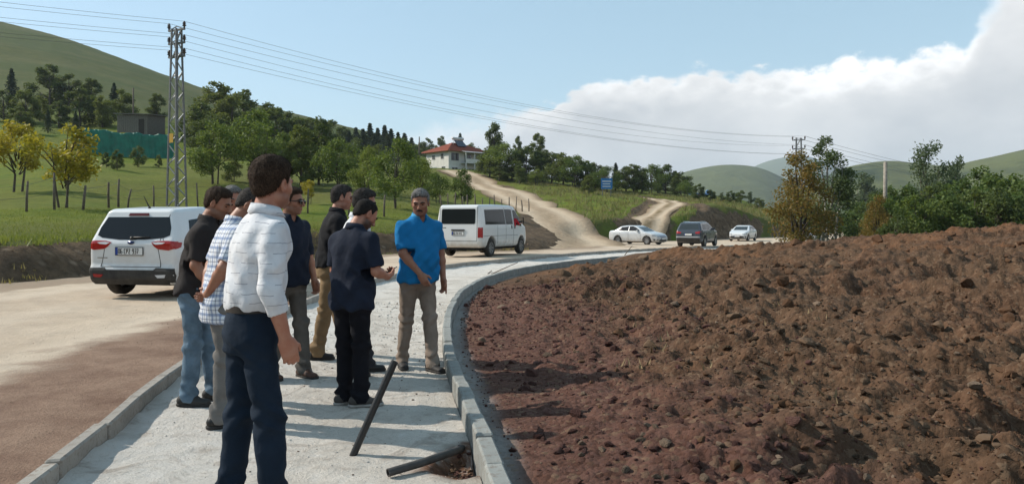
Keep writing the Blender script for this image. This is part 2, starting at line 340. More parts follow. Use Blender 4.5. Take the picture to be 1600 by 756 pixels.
def build_ground():
    az = np.radians(np.r_[np.arange(-180, -46, 6.), np.arange(-44, 44, .22), np.arange(46, 179, 6.), [180.]])
    r = [1.5]
    while r[-1] < 9000: r.append(r[-1]*(1.016 if 12 < r[-1] < 140 else 1.035 if r[-1] < 700 else 1.2))
    r = np.array(r); A, R = np.meshgrid(az, r); X = R*np.sin(A); Y = R*np.cos(A)
    z, soil, s, td = ground_fields(X.ravel(), Y.ravel())
    far = np.hypot(X, Y).ravel(); z = np.where(far > 2000, -30, z)
    V = np.c_[X.ravel(), Y.ravel(), z]; n = len(az); m = len(r)
    i, j = np.meshgrid(np.arange(m-1), np.arange(n-1), indexing='ij'); a = (i*n+j).ravel()
    Fc = np.c_[a, a+1, a+n+1, a+n]
    keep = ~((X.ravel()[a] > KL(np.clip(Y.ravel()[a], -19, 289))+3) & (Y.ravel()[a] > 2) & (Y.ravel()[a] < 20) & (X.ravel()[a] < 10)) 
    # the near centre is closed by a fan
    me = mesh_np('ground', np.vstack([V, [[0, 0, -.3]]]), Fc, None, True)
    attr(me, 'soil', np.r_[soil, 1]); attr(me, 'hill', np.r_[sstep(95, 190, far+40*fbm(V[:, 0], V[:, 1], .02, 3)), 0]); attr(me, 'verge', np.r_[sstep(9, 1.5, s), 0])
    g = NG('grass_ground'); big = g.noise(.05, 4); mid = g.noise(.35, 5, .65); fine = g.noise(3.2, 6, .7); soiln = g.noise(1.3, 8, .72); str_ = g.noise(.018, 6, .6, dist=1.2)
    grass = g.mix(g.rng(mid, .35, .65), (.105, .155, .016), (.185, .205, .026)); grass = g.mix(g.rng(big, .42, .66, 0, .8), grass, (.150, .150, .030))
    grass = g.mix(g.rng(fine, .3, .75, 0, .55), grass, (.045, .075, .012)); grass = g.mix(g.rng(str_, .42, .60, 0, .6), grass, (.13, .125, .040))
    hillc = g.mix(g.rng(str_, .40, .62), (.066, .086, .020), (.105, .108, .034)); hillc = g.mix(g.rng(mid, .3, .75, 0, .5), hillc, (.050, .062, .018)); grass = g.mix(g.attr('hill'), grass, hillc)
    grass = g.mix(g.math('MULTIPLY', g.attr('verge'), g.rng(mid, .35, .6, .2, .75)), grass, (.075, .080, .025))
    earth = g.mix(g.rng(soiln, .3, .7), (.060, .042, .028), (.175, .120, .075)); earth = g.mix(g.rng(g.voro(2.2), .05, .35), (.20, .15, .105), earth)
    msk = g.rng(g.math('ADD', g.attr('soil'), g.math('MULTIPLY', g.math('SUBTRACT', soiln, .5), .9)), .40, .62)
    g.bump(g.math('ADD', fine, g.math('MULTIPLY', soiln, 1.2)), .16)
    me.materials.append(g.done(g.mix(msk, grass, earth), .95, .1))
    return tag(obj('ground', me), kind='structure')
ground = build_ground()

# ---- main road: pale dusty carriageway between the bank and the kerb
def strip_mesh(name, ys, xl, xr, nx, zf, at=None):
    U = np.linspace(0, 1, nx); Y = np.repeat(ys[:, None], nx, 1); XL = xl(ys)[:, None]; XR = xr(ys)[:, None]; X = XL+(XR-XL)*U
    Z = zf(X, Y); n = nx; i, j = np.meshgrid(np.arange(len(ys)-1), np.arange(nx-1), indexing='ij'); a = (i*n+j).ravel()
    me = mesh_np(name, np.c_[X.ravel(), Y.ravel(), Z.ravel()], np.c_[a, a+1, a+n+1, a+n], None, True)
    return me, X, Y
def build_road():
    ys = np.r_[np.arange(-18, 3, .6), np.arange(3, 40, .16), np.arange(40, 110, .7), np.arange(110, 286, 5.)]
    def zf(X, Y):
        d = X-KL(Y)
        return zroad(Y)+fbm(X, Y, .5, 4, .5, 3)*.05+fbm(X, Y, 4, 3, .5, 2)*.012*sstep(30, 10, Y)+.02*sstep(-1.4, -.2, d)*fbm(X, Y, 3, 3, .6, 1)-.012
    me, X, Y = strip_mesh('main_road', ys, lambda y: BK(y)-.9, lambda y: KL(y)-.095, 110, zf)
    d = (KL(Y)-X).ravel(); n = fbm(X.ravel(), Y.ravel(), .5, 5, .55, 2)
    attr(me, 'dirt', sstep(2.3, .3, d+n*2.2)*sstep(20, 11, Y.ravel()+n*6)); attr(me, 'edge', sstep(2.6, .4, -bank_dist(X.ravel(), Y.ravel())+n*2.0))
    attr(me, 'lane', np.clip(d, 0, 30))
    g = NG('dusty_road'); a = g.noise(.35, 6, .6); b = g.noise(2.0, 8, .7); c = g.noise(60, 4, .7); st = g.noise(.6, 4, .5)
    col = g.mix(g.rng(a, .3, .7), (.40, .305, .22), (.56, .45, .34)); col = g.mix(g.rng(b, .42, .72, 0, .55), col, (.30, .235, .18))
    col = g.mix(g.rng(c, .3, .8, 0, .35), col, (.60, .53, .45))
    w = g.math('MULTIPLY', g.math('SINE', g.math('ADD', g.math('MULTIPLY', g.attr('lane'), 3.3), g.math('MULTIPLY', a, 5.0))), .5)
    col = g.mix(g.rng(w, -.1, .5, 0, .28), col, (.60, .51, .41))
    red = g.mix(g.rng(b, .3, .7), (.175, .105, .074), (.29, .195, .14)); red = g.mix(g.rng(c, .45, .7, 0, .5), red, (.09, .05, .035))
    col = g.mix(g.rng(g.math('ADD', g.attr('dirt'), g.math('MULTIPLY', g.math('SUBTRACT', b, .5), .7)), .30, .75), col, red)
    col = g.mix(g.rng(g.math('ADD', g.attr('edge'), g.math('MULTIPLY', g.math('SUBTRACT', b, .5), .8)), .45, .75, 0, .8), col, (.25, .185, .13))
    cr = g.voro(1.1, feature='DISTANCE_TO_EDGE', vec=g.mix(.25, g.tc.outputs['Object'], g.noise(1.5, 4)))
    g.bump(g.math('ADD', c, g.math('MULTIPLY', b, 4.0)), .012)
    me.materials.append(g.done(col, .92, .15))
    return tag(obj('main_road', me), kind='structure')
main_road = build_road()

# ---- the two cart tracks up the slope
def build_track(name, key, cen):
    T = TL[key]; V = []; Fc = []; att = []; K = 15
    d = np.gradient(T[:, :2], axis=0); d /= np.linalg.norm(d, axis=1)[:, None]; nx = np.c_[d[:, 1], -d[:, 0]]
    U = np.linspace(-.5, .5, K); wob = fbm(T[:, 0], T[:, 1], .25, 3, .5, 3)
    X = T[:, 0:1]+nx[:, 0:1]*(T[:, 2:3]*U*1.15+wob[:, None]*U*3); Y = T[:, 1:2]+nx[:, 1:2]*(T[:, 2:3]*U*1.15+wob[:, None]*U*3)
    z, _, s, td = ground_fields(X.ravel(), Y.ravel()); z = z.reshape(X.shape)
    # level across, follows the slope along
    zc = np.maximum(np.median(z, 1), zroad(T[:, 1])-.05)[:, None]; z = .55*z+.45*zc+.19; z = np.where(s.reshape(X.shape) < 2.5, np.maximum(z, zroad(Y)+.025), z)
    rut = np.exp(-((np.abs(U)-.24)/.09)**2); z = z-rut[None]*.06-.1*sstep(.40, .5, np.abs(U))[None]
    z = z-.14*np.clip(1-np.arange(len(T))/5, 0, 1)[:, None]
    n = K; i, j = np.meshgrid(np.arange(len(T)-1), np.arange(K-1), indexing='ij'); a = (i*n+j).ravel()
    me = mesh_np(name, np.c_[X.ravel(), Y.ravel(), z.ravel()], np.c_[a, a+1, a+n+1, a+n], None, True)
    attr(me, 'rut', np.repeat(rut[None], len(T), 0).ravel()); attr(me, 'cen', np.repeat(sstep(.14, .03, np.abs(U))[None]*cen, len(T), 0).ravel()); attr(me, 'rim', np.repeat(sstep(.34, .5, np.abs(U))[None], len(T), 0).ravel())
    if 'cart_track' not in MATS:
        g = NG('cart_track'); a = g.noise(.5, 6, .65); b = g.noise(2.5, 7, .7)
        col = g.mix(g.rng(b, .3, .7), (.31, .225, .15), (.46, .35, .245)); col = g.mix(g.math('MULTIPLY', g.attr('rut'), .8), col, (.56, .45, .33))
        col = g.mix(g.math('MULTIPLY', g.attr('cen'), g.rng(a, .35, .6)), col, (.16, .12, .06)); col = g.mix(g.math('MULTIPLY', g.attr('rim'), g.rng(b, .3, .6, .3, 1)), col, (.16, .115, .07))
        g.bump(b, .12); g.done(col, .95, .1)
    me.materials.append(MATS['cart_track']); return tag(obj(name, me), kind='structure')
build_track('dirt_road', 'main', .25); build_track('dirt_track', 'side', .9)

# ---- gravel bed of the unfinished pavement
HOLE = (-.27, 4.62)
def zwalk(X, Y):
    z = zroad(Y)-.12
    n = fbm(X, Y, 1.2, 4, .5, 0)*.035+fbm(X, Y, 7, 4, .6, 3)*.018*sstep(16, 6, Y)
    h = np.hypot((X-HOLE[0])/.22, (Y-HOLE[1])/.3)
    n = n+.045*np.exp(-np.maximum(X-KL(np.clip(Y, -19, 288)), 0)/.22)*(1+2*fbm(X, Y, 2, 3))
    return z+n-.10*sstep(1.15, .35, h+fbm(X, Y, 5, 3)*.8)
def build_walk():
    ys = np.r_[np.arange(-12, 2, .4), np.exp(np.arange(math.log(2), math.log(42), .0058)), np.arange(42, 120, 1.2)]
    me, X, Y = strip_mesh('pavement_bed', ys, lambda y: KL(y)+.004, lambda y: KR(y)-.004, 150, zwalk)
    x = X.ravel(); y = Y.ravel(); h = np.hypot((x-HOLE[0]-.02)/.30, (y-HOLE[1])/.36)
    attr(me, 'mud', sstep(1.2, .75, h+fbm(x, y, 4, 4, .6)*1.0)); attr(me, 'pack', sstep(.9, 2.0, KR(y)-x+fbm(x, y, .8, 3)*1.5))
    g = NG('pale_gravel'); a = g.noise(1.3, 6, .6); b = g.noise(9, 7, .7); v = g.voro(55, out='Color'); vd = g.voro(55); v2 = g.voro(140, out='Color')
    sv = g.N.new('ShaderNodeSeparateColor'); g.L.new(v, sv.inputs[0])
    col = g.mix(g.rng(a, .3, .7), (.51, .465, .41), (.66, .61, .55)); col = g.mix(g.rng(g.noise(75, 6, .8), .48, .68, .0, .65), col, (.33, .29, .25))
    col = g.mix(g.math('MULTIPLY', g.attr('pack'), g.rng(b, .35, .7, .9, .3)), col, (.60, .575, .54)); col = g.mix(g.rng(b, .60, .75, 0, .6), col, (.42, .36, .31))
    mud = g.mix(g.rng(b, .3, .7), (.10, .055, .035), (.24, .13, .085)); col = g.mix(g.attr('mud'), col, mud)
    wear = g.noise(1.9, 7, .7, dist=2.2); col = g.mix(g.rng(wear, .50, .66, 0, .75), col, (.36, .31, .265)); col = g.mix(g.rng(wear, .45, .30, 0, .5), col, (.70, .68, .65)); pock = g.noise(22, 3, .5); col = g.mix(g.rng(pock, .68, .75, 0, .6), col, (.33, .29, .26))
    g.bump(g.math('ADD', g.math('MULTIPLY', g.noise(45, 8, .75, dist=.6), 1.0), g.math('ADD', g.math('MULTIPLY', b, 1.3), g.math('MULTIPLY', wear, 1.5))), .020)
    me.materials.append(g.done(col, .93, .15)); return tag(obj('pavement_bed', me), kind='structure')
pavement = build_walk()

# ---- dug-over earth inside the bend
def _xyz(px, py, d): return P(px, py, d)
DP = [(float(KR(y))+.3, y, float(zroad(y))-.13) for y in (-2, 0, 2, 4, 6, 8, 10, 12, 14.5, 17.5, 20.5, 23.5, 27)]
DP += [(.9, 4, .02), (.6, 7, .02), (.7, 10, .06), (1.0, 14, .13), (2.2, 18, .18), (3.6, 22, .22)]
DP += [_xyz(*q) for q in [(1600, 756, 4.15), (1600, 560, 6.9), (1600, 450, 11.5), (1600, 400, 16.5), (1600, 372, 20), (1600, 353, 23.2), (1480, 363, 25), (1350, 374, 26.5), (1200, 387, 28.5), (1060, 393, 30), (960, 397, 30.5), (1300, 450, 12.4), (1300, 400, 20), (1100, 450, 13.2), (1100, 410, 21.5), (1300, 560, 7.0), (1100, 560, 7.3), (1000, 700, 4.6), (1250, 720, 4.3)]]
DP += [(17.5, 30, .5), (13, 34, -.1), (10, 37, -.3), (7.3, 34, -.2), (25, 20, 1.7), (30, 10, 1.3), (15, 4, .7), (10, -4, .4), (5, -3, .1), (26, 30, .5), (34, 20, 1.0)]
_dz = tps([(a/10, b/10) for a, b, c in DP], [c for a, b, c in DP], 3e-3)
CLODS = np.random.default_rng(5)
def zdirt0(X, Y): return _dz(np.asarray(X, float)/10, np.asarray(Y, float)/10)
def zdirt(X, Y):
    X = np.asarray(X, float); Y = np.asarray(Y, float); q = X-KR(np.clip(Y, -19, 288))
    amp = sstep(.25, 1.6, q); rough = .35+.65*sstep(1.0, 3.0, q+fbm(X, Y, .5, 3, .5, 4)*2)
    r1 = fbm(X, Y, .55, 3, .5, 1); r2 = 1-np.abs(fbm(X, Y, 1.6, 4, .55, 2))*3.2; r3 = fbm(X, Y, 5.0, 4, .5, 0); r4 = 1-np.abs(fbm(X, Y, 3.7, 4, .6, 3))*3
    z = zdirt0(X, Y)+amp*(r1*.46*rough+(r2-.6)*.15*rough+(r4-.6)*.04*rough)+r3*.05*(.25+.75*amp)
    big = sstep(-.05, .12, fbm(X, Y, .8, 3, .5, 5)); z = z+amp*rough*(clods(X+.12*fbm(X, Y, 4, 2), Y+.12*fbm(Y, X, 4, 2), .62, 1)*.15*big+clods(X+3, Y, .33, 2)*.095)+(.3+.7*amp)*clods(X, Y+5, .16, 3)*.055*sstep(26, 14, Y)
    return z
def dirt_at(px, py):
    """the point of the dug-over earth seen at a photo pixel"""
    d = np.linspace(2.6, 34, 2500); x = (px-CPX)/FPX*d; zray = EYE-(py-HPY)/FPX*d; z = zdirt0(x, d)
    k = np.argmax(zray < z); k = k if zray[k] < z[k] else len(d)-1
    return x[k], d[k]
def build_dirt():
    ys = np.r_[np.arange(-6, 2, .5), np.exp(np.arange(math.log(2), math.log(37), .0066))]
    U = np.linspace(0, 1, 460); Y = np.repeat(ys[:, None], len(U), 1); x0 = KR(ys)[:, None]+.112; x1 = np.maximum(np.abs(ys)*.80+2.5, x0[:, 0]+5)[:, None]
    X = x0+(x1-x0)*U; Z = zdirt(X, Y); n = len(U); i, j = np.meshgrid(np.arange(len(ys)-1), np.arange(n-1), indexing='ij'); a = (i*n+j).ravel()
    me = mesh_np('dug_over_earth', np.c_[X.ravel(), Y.ravel(), Z.ravel()], np.c_[a, a+1, a+n+1, a+n], None, True)
    x = X.ravel(); y = Y.ravel(); q = x-KR(y); nz = fbm(x, y, .6, 4, .55, 3)
    attr(me, 'maroon', sstep(3.0, 1.0, q*(.72+.028*np.clip(y, 0, 12))+nz*2.6)*sstep(19, 12, y+nz*5)); attr(me, 'ash', sstep(.34, .10, q+nz*.25))
    attr(me, 'ochre', sstep(15, 21, y+nz*9)*sstep(-.05, .2, nz))
    g = NG('dug_over_earth'); a = g.noise(.7, 6, .6); b = g.noise(5, 8, .72); c = g.noise(38, 5, .7); v = g.voro(26, out='Color'); sv = g.N.new('ShaderNodeSeparateColor'); g.L.new(v, sv.inputs[0])
    col = g.mix(g.rng(b, .3, .7), (.040, .021, .013), (.150, .084, .051)); col = g.mix(g.rng(a, .35, .65, 0, .6), col, (.100, .064, .040))
    col = g.mix(g.math('MULTIPLY', g.attr('ochre'), .5), col, (.165, .078, .038))
    mar = g.mix(g.rng(b, .3, .7), (.052, .0225, .0180), (.122, .054, .043)); mar = g.mix(g.rng(sv.outputs[0], 0, 1, 0, .6), mar, (.155, .082, .070))
    col = g.mix(g.math('MULTIPLY', g.attr('maroon'), .68), col, mar); col = g.mix(g.attr('ash'), col, (.30, .285, .27)); col = g.mix(g.rng(sv.outputs[1], .8, .98, 0, .5), col, (.20, .135, .088))
    g.bump(g.math('ADD', b, g.math('ADD', g.math('MULTIPLY', c, .5), g.math('MULTIPLY', g.voro(26), -.5))), .03)
    me.materials.append(g.done(col, .97, .08)); return tag(obj('dug_over_earth', me), kind='structure')
dirt = build_dirt()

# ---- kerbs: every block a piece of its own
def block_mesh(name, L, W, Hh, mat_, seed, ch=.012):
    r = random.Random(seed); m = bmesh.new(); bmesh.ops.create_cube(m, size=1)
    for v in m.verts: v.co = Vector((v.co.x*W, v.co.y*L, v.co.z*Hh)) + Vector([r.uniform(-.003, .003) for _ in range(3)])
    bmesh.ops.bevel(m, geom=list(m.edges), offset=ch, segments=1, affect='EDGES', profile=.5)
    me = bpy.data.meshes.new(name); m.to_mesh(me); m.free(); me.materials.append(mat_); return me
def kerb_mat(name, c1, c2, stain):
    g = NG(name); a = g.noise(3, 6, .65); b = g.noise(24, 6, .7); i = g.N.new('ShaderNodeObjectInfo')
    col = g.mix(g.rng(a, .3, .7), c1, c2); col = g.mix(g.rng(b, .48, .68, 0, .75), col, stain); col = g.mix(g.rng(g.noise(1.1, 5, .7, 'Generated'), .5, .7, 0, .6), col, tuple(v*1.1 for v in stain)); col = g.mix(g.math('MULTIPLY', i.outputs['Random'], .35), col, tuple(x*.75 for x in c1))
    g.bump(b, .006); return g.done(col, .88, .25)
MK1 = kerb_mat('kerb_concrete_dusty', (.27, .25, .225), (.38, .35, .31), (.20, .15, .115)); MK2 = kerb_mat('kerb_concrete_grey', (.215, .225, .215), (.31, .315, .295), (.16, .13, .11))
def build_kerb(name, label, curve, side, step, W, top, Hh, mt, y0, y1, seed):
    root = empty(name, (float(curve(4)), 4, 0)); tag(root, kind='structure')
    bpy.context.view_layer.update()
    protos = [block_mesh('kerb_block', step-.012, W, Hh, mt, seed+k) for k in range(5)]; r = random.Random(seed)
    ys = np.arange(y0, y1, .02); xs = curve(ys); s = np.r_[0, np.cumsum(np.hypot(np.diff(xs), np.diff(ys)))]; n = int(s[-1]/step)
    for k in range(n):
        sm = (k+.5)*step; y = float(np.interp(sm, s, ys)); x = float(curve(y)); e = .05; t = Vector((float(curve(y+e)-curve(y-e)), 2*e, 0)).normalized(); nrm = Vector((t.y, -t.x, 0))*side
        o = bpy.data.objects.new('kerb_block', protos[k % 5]); COL.objects.link(o); o.parent = root
        ln = (k*7) % 5
        p = Vector((x, y, 0))+nrm*(W/2+r.uniform(-.006, .006)); p.z = float(zroad(y))-.12+top-Hh/2+r.uniform(-.008, .008)
        o.location = p-root.location; o.rotation_euler = (r.uniform(-.012, .012), r.uniform(-.012, .012), -math.atan2(t.x, t.y)+r.uniform(-.012, .012))
    return root
build_kerb('kerb_roadside', '', KL, -1, .80, .092, .150, .36, MK1, -3, 92, 11)
build_kerb('kerb_inner', '', KR, 1, .52, .105, .155, .34, MK2, -1, 30, 29)
# ================================================================ solid shapes from distance fields
class SDF:
    def __init__(s, lo, hi, res):
        s.lo = np.array(lo, float); s.res = res; n = np.ceil((np.array(hi, float)-s.lo)/res).astype(int)+1
        s.ax = [(s.lo[i]+np.arange(n[i])*res).astype(np.float32) for i in range(3)]; s.D = np.full(n, 1.0, np.float32)
    def sl(s, lo, hi):
        out = []
        for i in range(3):
            a = int(np.clip(np.floor((lo[i]-s.lo[i])/s.res), 0, len(s.ax[i])-1)); b = int(np.clip(np.ceil((hi[i]-s.lo[i])/s.res)+1, a+1, len(s.ax[i]))); out.append(slice(a, b))
        return tuple(out)
    def grid(s, sl): return s.ax[0][sl[0]][:, None, None], s.ax[1][sl[1]][None, :, None], s.ax[2][sl[2]][None, None, :]
    def put(s, sl, d, k, op='u'):
        A = s.D[sl]
        if op == 'u':
            h = np.maximum(k-np.abs(A-d), 0)/k if k > 0 else 0; s.D[sl] = np.minimum(A, d)-h*h*k*.25
        elif op == 's':
            d = -d; h = np.maximum(k-np.abs(A-d), 0)/k if k > 0 else 0; s.D[sl] = np.maximum(A, d)+h*h*k*.25
        elif op == 'i':
            h = np.maximum(k-np.abs(A-d), 0)/k if k > 0 else 0; s.D[sl] = np.maximum(A, d)+h*h*k*.25
        return s
    def cone(s, a, b, ra, rb, k=.02, flat=None, ratio=1.0, op='u'):
        a = np.array(a, float); b = np.array(b, float); R = max(ra, rb)*max(ratio, 1)+k+3*s.res
        sl = s.sl(np.minimum(a, b)-R, np.maximum(a, b)+R); X, Y, Z = s.grid(sl); d = b-a; L2 = max(float(d@d), 1e-9)
        t = np.clip(((X-a[0])*d[0]+(Y-a[1])*d[1]+(Z-a[2])*d[2])/L2, 0, 1); ox = X-a[0]-t*d[0]; oy = Y-a[1]-t*d[1]; oz = Z-a[2]-t*d[2]; q = ox*ox+oy*oy+oz*oz
        if flat is not None:
            f = np.array(flat, float); f /= np.linalg.norm(f); q = q+(ox*f[0]+oy*f[1]+oz*f[2])**2*(1/ratio**2-1)
        return s.put(sl, np.sqrt(np.maximum(q, 0))-(ra+(rb-ra)*t), k, op)
    def ell(s, c, r, k=.02, M=None, op='u'):
        c = np.array(c, float); r = np.array(r, float); R = r.max()+k+3*s.res; sl = s.sl(c-R, c+R); X, Y, Z = s.grid(sl); x = X-c[0]; y = Y-c[1]; z = Z-c[2]
        if M is not None: x, y, z = (M[0][i]*x+M[1][i]*y+M[2][i]*z for i in range(3))
        q = np.sqrt((x/r[0])**2+(y/r[1])**2+(z/r[2])**2); q2 = np.sqrt((x/r[0]**2)**2+(y/r[1]**2)**2+(z/r[2]**2)**2)
        return s.put(sl, q*(q-1)/np.maximum(q2, 1e-6), k, op)
    def loft(s, rows, k=.02, p=2.4):
        """rows: z, cx, cy, a, b"""
        r = np.array(rows, float); z = s.ax[2]; c = [np.interp(z, r[:, 0], r[:, i]) for i in range(1, 5)]
        # soften the interpolation
        ker = max(1, int(.03/s.res)); c = [np.convolve(np.pad(q, ker, mode='edge'), np.ones(2*ker+1)/(2*ker+1), 'valid') for q in c]
        lo = [(r[:, 1]-r[:, 3]).min()-.06-k, (r[:, 2]-r[:, 4]).min()-.06-k, r[0, 0]-.03-k]; hi = [(r[:, 1]+r[:, 3]).max()+.06+k, (r[:, 2]+r[:, 4]).max()+.06+k, r[-1, 0]+.03+k]
        sl = s.sl(lo, hi); X, Y, Z = s.grid(sl); cx, cy, a, b = (q[sl[2]][None, None, :] for q in c)
        u = (np.abs((X-cx)/a)**p+np.abs((Y-cy)/b)**p)**(1/p); d = (u-1)*np.minimum(a, b)
        cap = np.maximum(r[0, 0]-Z, Z-r[-1, 0]); h = np.maximum(.03-np.abs(d-cap), 0)/.03
        return s.put(sl, (np.maximum(d, cap)+h*h*.03*.25).astype(np.float32), k)
    def wrinkle(s, f):
        """f(X, Y, Z) is added to the distance near the surface"""
        idx = np.nonzero(np.abs(s.D) < .05); X, Y, Z = (s.ax[i][idx[i]] for i in range(3)); s.D[idx] += f(X, Y, Z).astype(np.float32); return s
    def nets(s):
        D = s.D; S = D < 0; n = D.shape
        c = np.zeros((n[0]-1, n[1]-1, n[2]-1), np.int8)
        for i in (0, 1):
            for j in (0, 1):
                for k in (0, 1): c += S[i:n[0]-1+i, j:n[1]-1+j, k:n[2]-1+k]
        act = np.nonzero((c > 0) & (c < 8)); m = len(act[0]); idx = np.full(c.shape, -1, np.int32); idx[act] = np.arange(m)
        acc = np.zeros((m, 3)); cnt = np.zeros(m); I, J, K = act
        cor = {(i, j, k): D[I+i, J+j, K+k] for i in (0, 1) for j in (0, 1) for k in (0, 1)}
        for a in cor:
            for ax in range(3):
                if a[ax] == 0:
                    b = tuple(a[q]+(q == ax) for q in range(3)); da, db = cor[a], cor[b]; x = (da < 0) != (db < 0)
                    t = np.where(x, da/np.where(x, da-db, 1), 0); p = np.array(a, float)[None].repeat(m, 0); p[:, ax] += t; acc[x] += p[x]; cnt[x] += 1
        V = (np.stack(act, 1)+acc/cnt[:, None])*s.res+s.lo; Q = []
        for ax in range(3):
            A = [slice(1, n[q]-1) for q in range(3)]; A[ax] = slice(0, n[ax]-1); B = list(A); B[ax] = slice(1, n[ax])
            sa = S[tuple(A)]; sb = S[tuple(B)]; e = np.nonzero(sa != sb); e = [e[q]+(0 if q == ax else 1) for q in range(3)]
            o = [q for q in range(3) if q != ax]; g = []
            for du, dv in ((-1, -1), (0, -1), (0, 0), (-1, 0)):
                w = list(e); w[o[0]] = e[o[0]]+du; w[o[1]] = e[o[1]]+dv; g.append(idx[tuple(w)])
            q = np.stack(g, 1); fl = S[tuple(e)]
            if ax == 1: fl = ~fl
            q[~fl] = q[~fl][:, ::-1]; Q.append(q)
        return V, np.vstack(Q)
    def mesh(s, name, mt, smooth=True):
        V, Q = s.nets(); return mesh_np(name, V, Q, mt, smooth)
def rotm(yaw, pitch, roll=0.0):
    """columns: right, forward, up; yaw clockwise seen from above, pitch > 0 nods down"""
    cy, sy = math.cos(yaw), math.sin(yaw); cp, sp = math.cos(pitch), math.sin(pitch); cr, sr = math.cos(roll), math.sin(roll)
    Rz = np.array([[cy, sy, 0], [-sy, cy, 0], [0, 0, 1]]); Rx = np.array([[1, 0, 0], [0, cp, sp], [0, -sp, cp]]); Ry = np.array([[cr, 0, sr], [0, 1, 0], [-sr, 0, cr]])
    return Rz@Rx@Ry

# ---- cloth, skin and hair
def cloth_mat(name, col, var=.12, wave=420.0, rough=.85):
    if name in MATS: return MATS[name]
    g = NG(name); a = g.noise(7, 4, .6); b = g.noise(wave, 2, .5); c = g.mix(g.rng(a, .3, .7), tuple(x*(1-var) for x in col), tuple(min(1, x*(1+var)) for x in col))
    g.bump(g.math('ADD', g.math('MULTIPLY', b, .25), g.noise(26, 3, .5)), .006)
    return g.done(c, rough, .12)
def skin_mat(name, col, red=.35):
    g = NG(name); a = g.noise(16, 5, .6); b = g.noise(120, 3, .6); c = g.mix(g.rng(a, .35, .65), col, (col[0]*.92, col[1]*.78, col[2]*.74)); c = g.mix(g.rng(b, .5, .75, 0, .25), c, tuple(x*.7 for x in col))
    c = g.mix(g.attr('stubble'), c, (.055, .042, .036)); c = g.mix(g.attr('lip'), c, (col[0]*.72, col[1]*.42, col[2]*.42))
    g.bump(b, .0015); g.b.inputs['Subsurface Weight'].default_value = 0.0; return g.done(c, .52, .4)
def hair_mat(name, col, col2):
    g = NG(name); mp = g.N.new('ShaderNodeMapping'); mp.inputs['Scale'].default_value = (1, 1, .35); g.L.new(g.tc.outputs['Object'], mp.inputs[0])
    a = g.noise(210, 4, .65, vec=mp.outputs[0]); b = g.noise(22, 4, .6); c = g.mix(g.rng(a, .35, .65), col, col2); c = g.mix(g.rng(b, .35, .65, 0, .5), c, col); g.bump(g.math('ADD', a, b), .004); return g.done(c, .8, .12)
SK = [skin_mat('skin_tan', (.37, .185, .118)), skin_mat('skin_ruddy', (.40, .19, .125)), skin_mat('skin_brown', (.31, .150, .093))]
HB = hair_mat('hair_dark_brown', (.018, .011, .008), (.075, .048, .032)); HK = hair_mat('hair_black', (.008, .007, .007), (.035, .029, .026)); HG = hair_mat('hair_grey', (.06, .056, .053), (.33, .32, .31)); HS = hair_mat('hair_salt_pepper', (.016, .013, .012), (.085, .075, .07))
MSUNG = mat('sunglass_black', (.006, .006, .007), .08, spec=.6); MEYE = mat('eye_dark', (.02, .013, .01), .2); MSOLE = mat('shoe_sole_pale', (.30, .28, .26), .8, .2, 20); MSOLD = mat('shoe_sole_dark', (.03, .028, .026), .8)
MBELT = mat('belt_leather', (.018, .013, .011), .5, .2, 30)
def plaid(name, kind):
    g = NG(name); X, Y, Z = g.sep(); a = g.noise(9, 4, .6)
    if kind == 'dash':        # thin broken navy lines on white
        base = g.mix(g.rng(a, .35, .65), (.56, .57, .60), (.66, .665, .69)); w = g.math('ADD', g.math('MULTIPLY', Z, 21.0), g.math('MULTIPLY', g.noise(5, 3), .8)); fr = g.math('FRACT', w); row = g.math('FLOOR', w)
        line = g.math('LESS_THAN', fr, .065)
        ang = g.math('ADD', g.math('MULTIPLY', g.math('ADD', X, Y), 6.5), g.math('MULTIPLY', row, 2.37)); dash = g.math('GREATER_THAN', g.math('FRACT', g.math('ADD', ang, g.math('MULTIPLY', g.noise(3, 2), .6))), .36)
        c = g.mix(g.math('MULTIPLY', g.math('MULTIPLY', line, dash), .60), base, (.05, .055, .11))
    else:                      # blue and white check
        base = (.66, .68, .72)
        def band(v, f, lo, ph=0.0): return g.math('LESS_THAN', g.math('FRACT', g.math('ADD', g.math('MULTIPLY', v, f), ph)), lo)
        h = g.math('ADD', X, g.math('MULTIPLY', Y, .8)); c = g.mix(g.math('MULTIPLY', band(Z, 15, .28), .62), base, (.10, .17, .34)); c = g.mix(g.math('MULTIPLY', band(h, 15, .26), .55), c, (.10, .17, .34))
        c = g.mix(g.math('MULTIPLY', band(Z, 15, .08, .4), .7), c, (.04, .05, .10)); c = g.mix(g.math('MULTIPLY', band(h, 15, .08, .4), .7), c, (.04, .05, .10))
    g.bump(g.noise(30, 4), .005); return g.done(c, .85, .2)

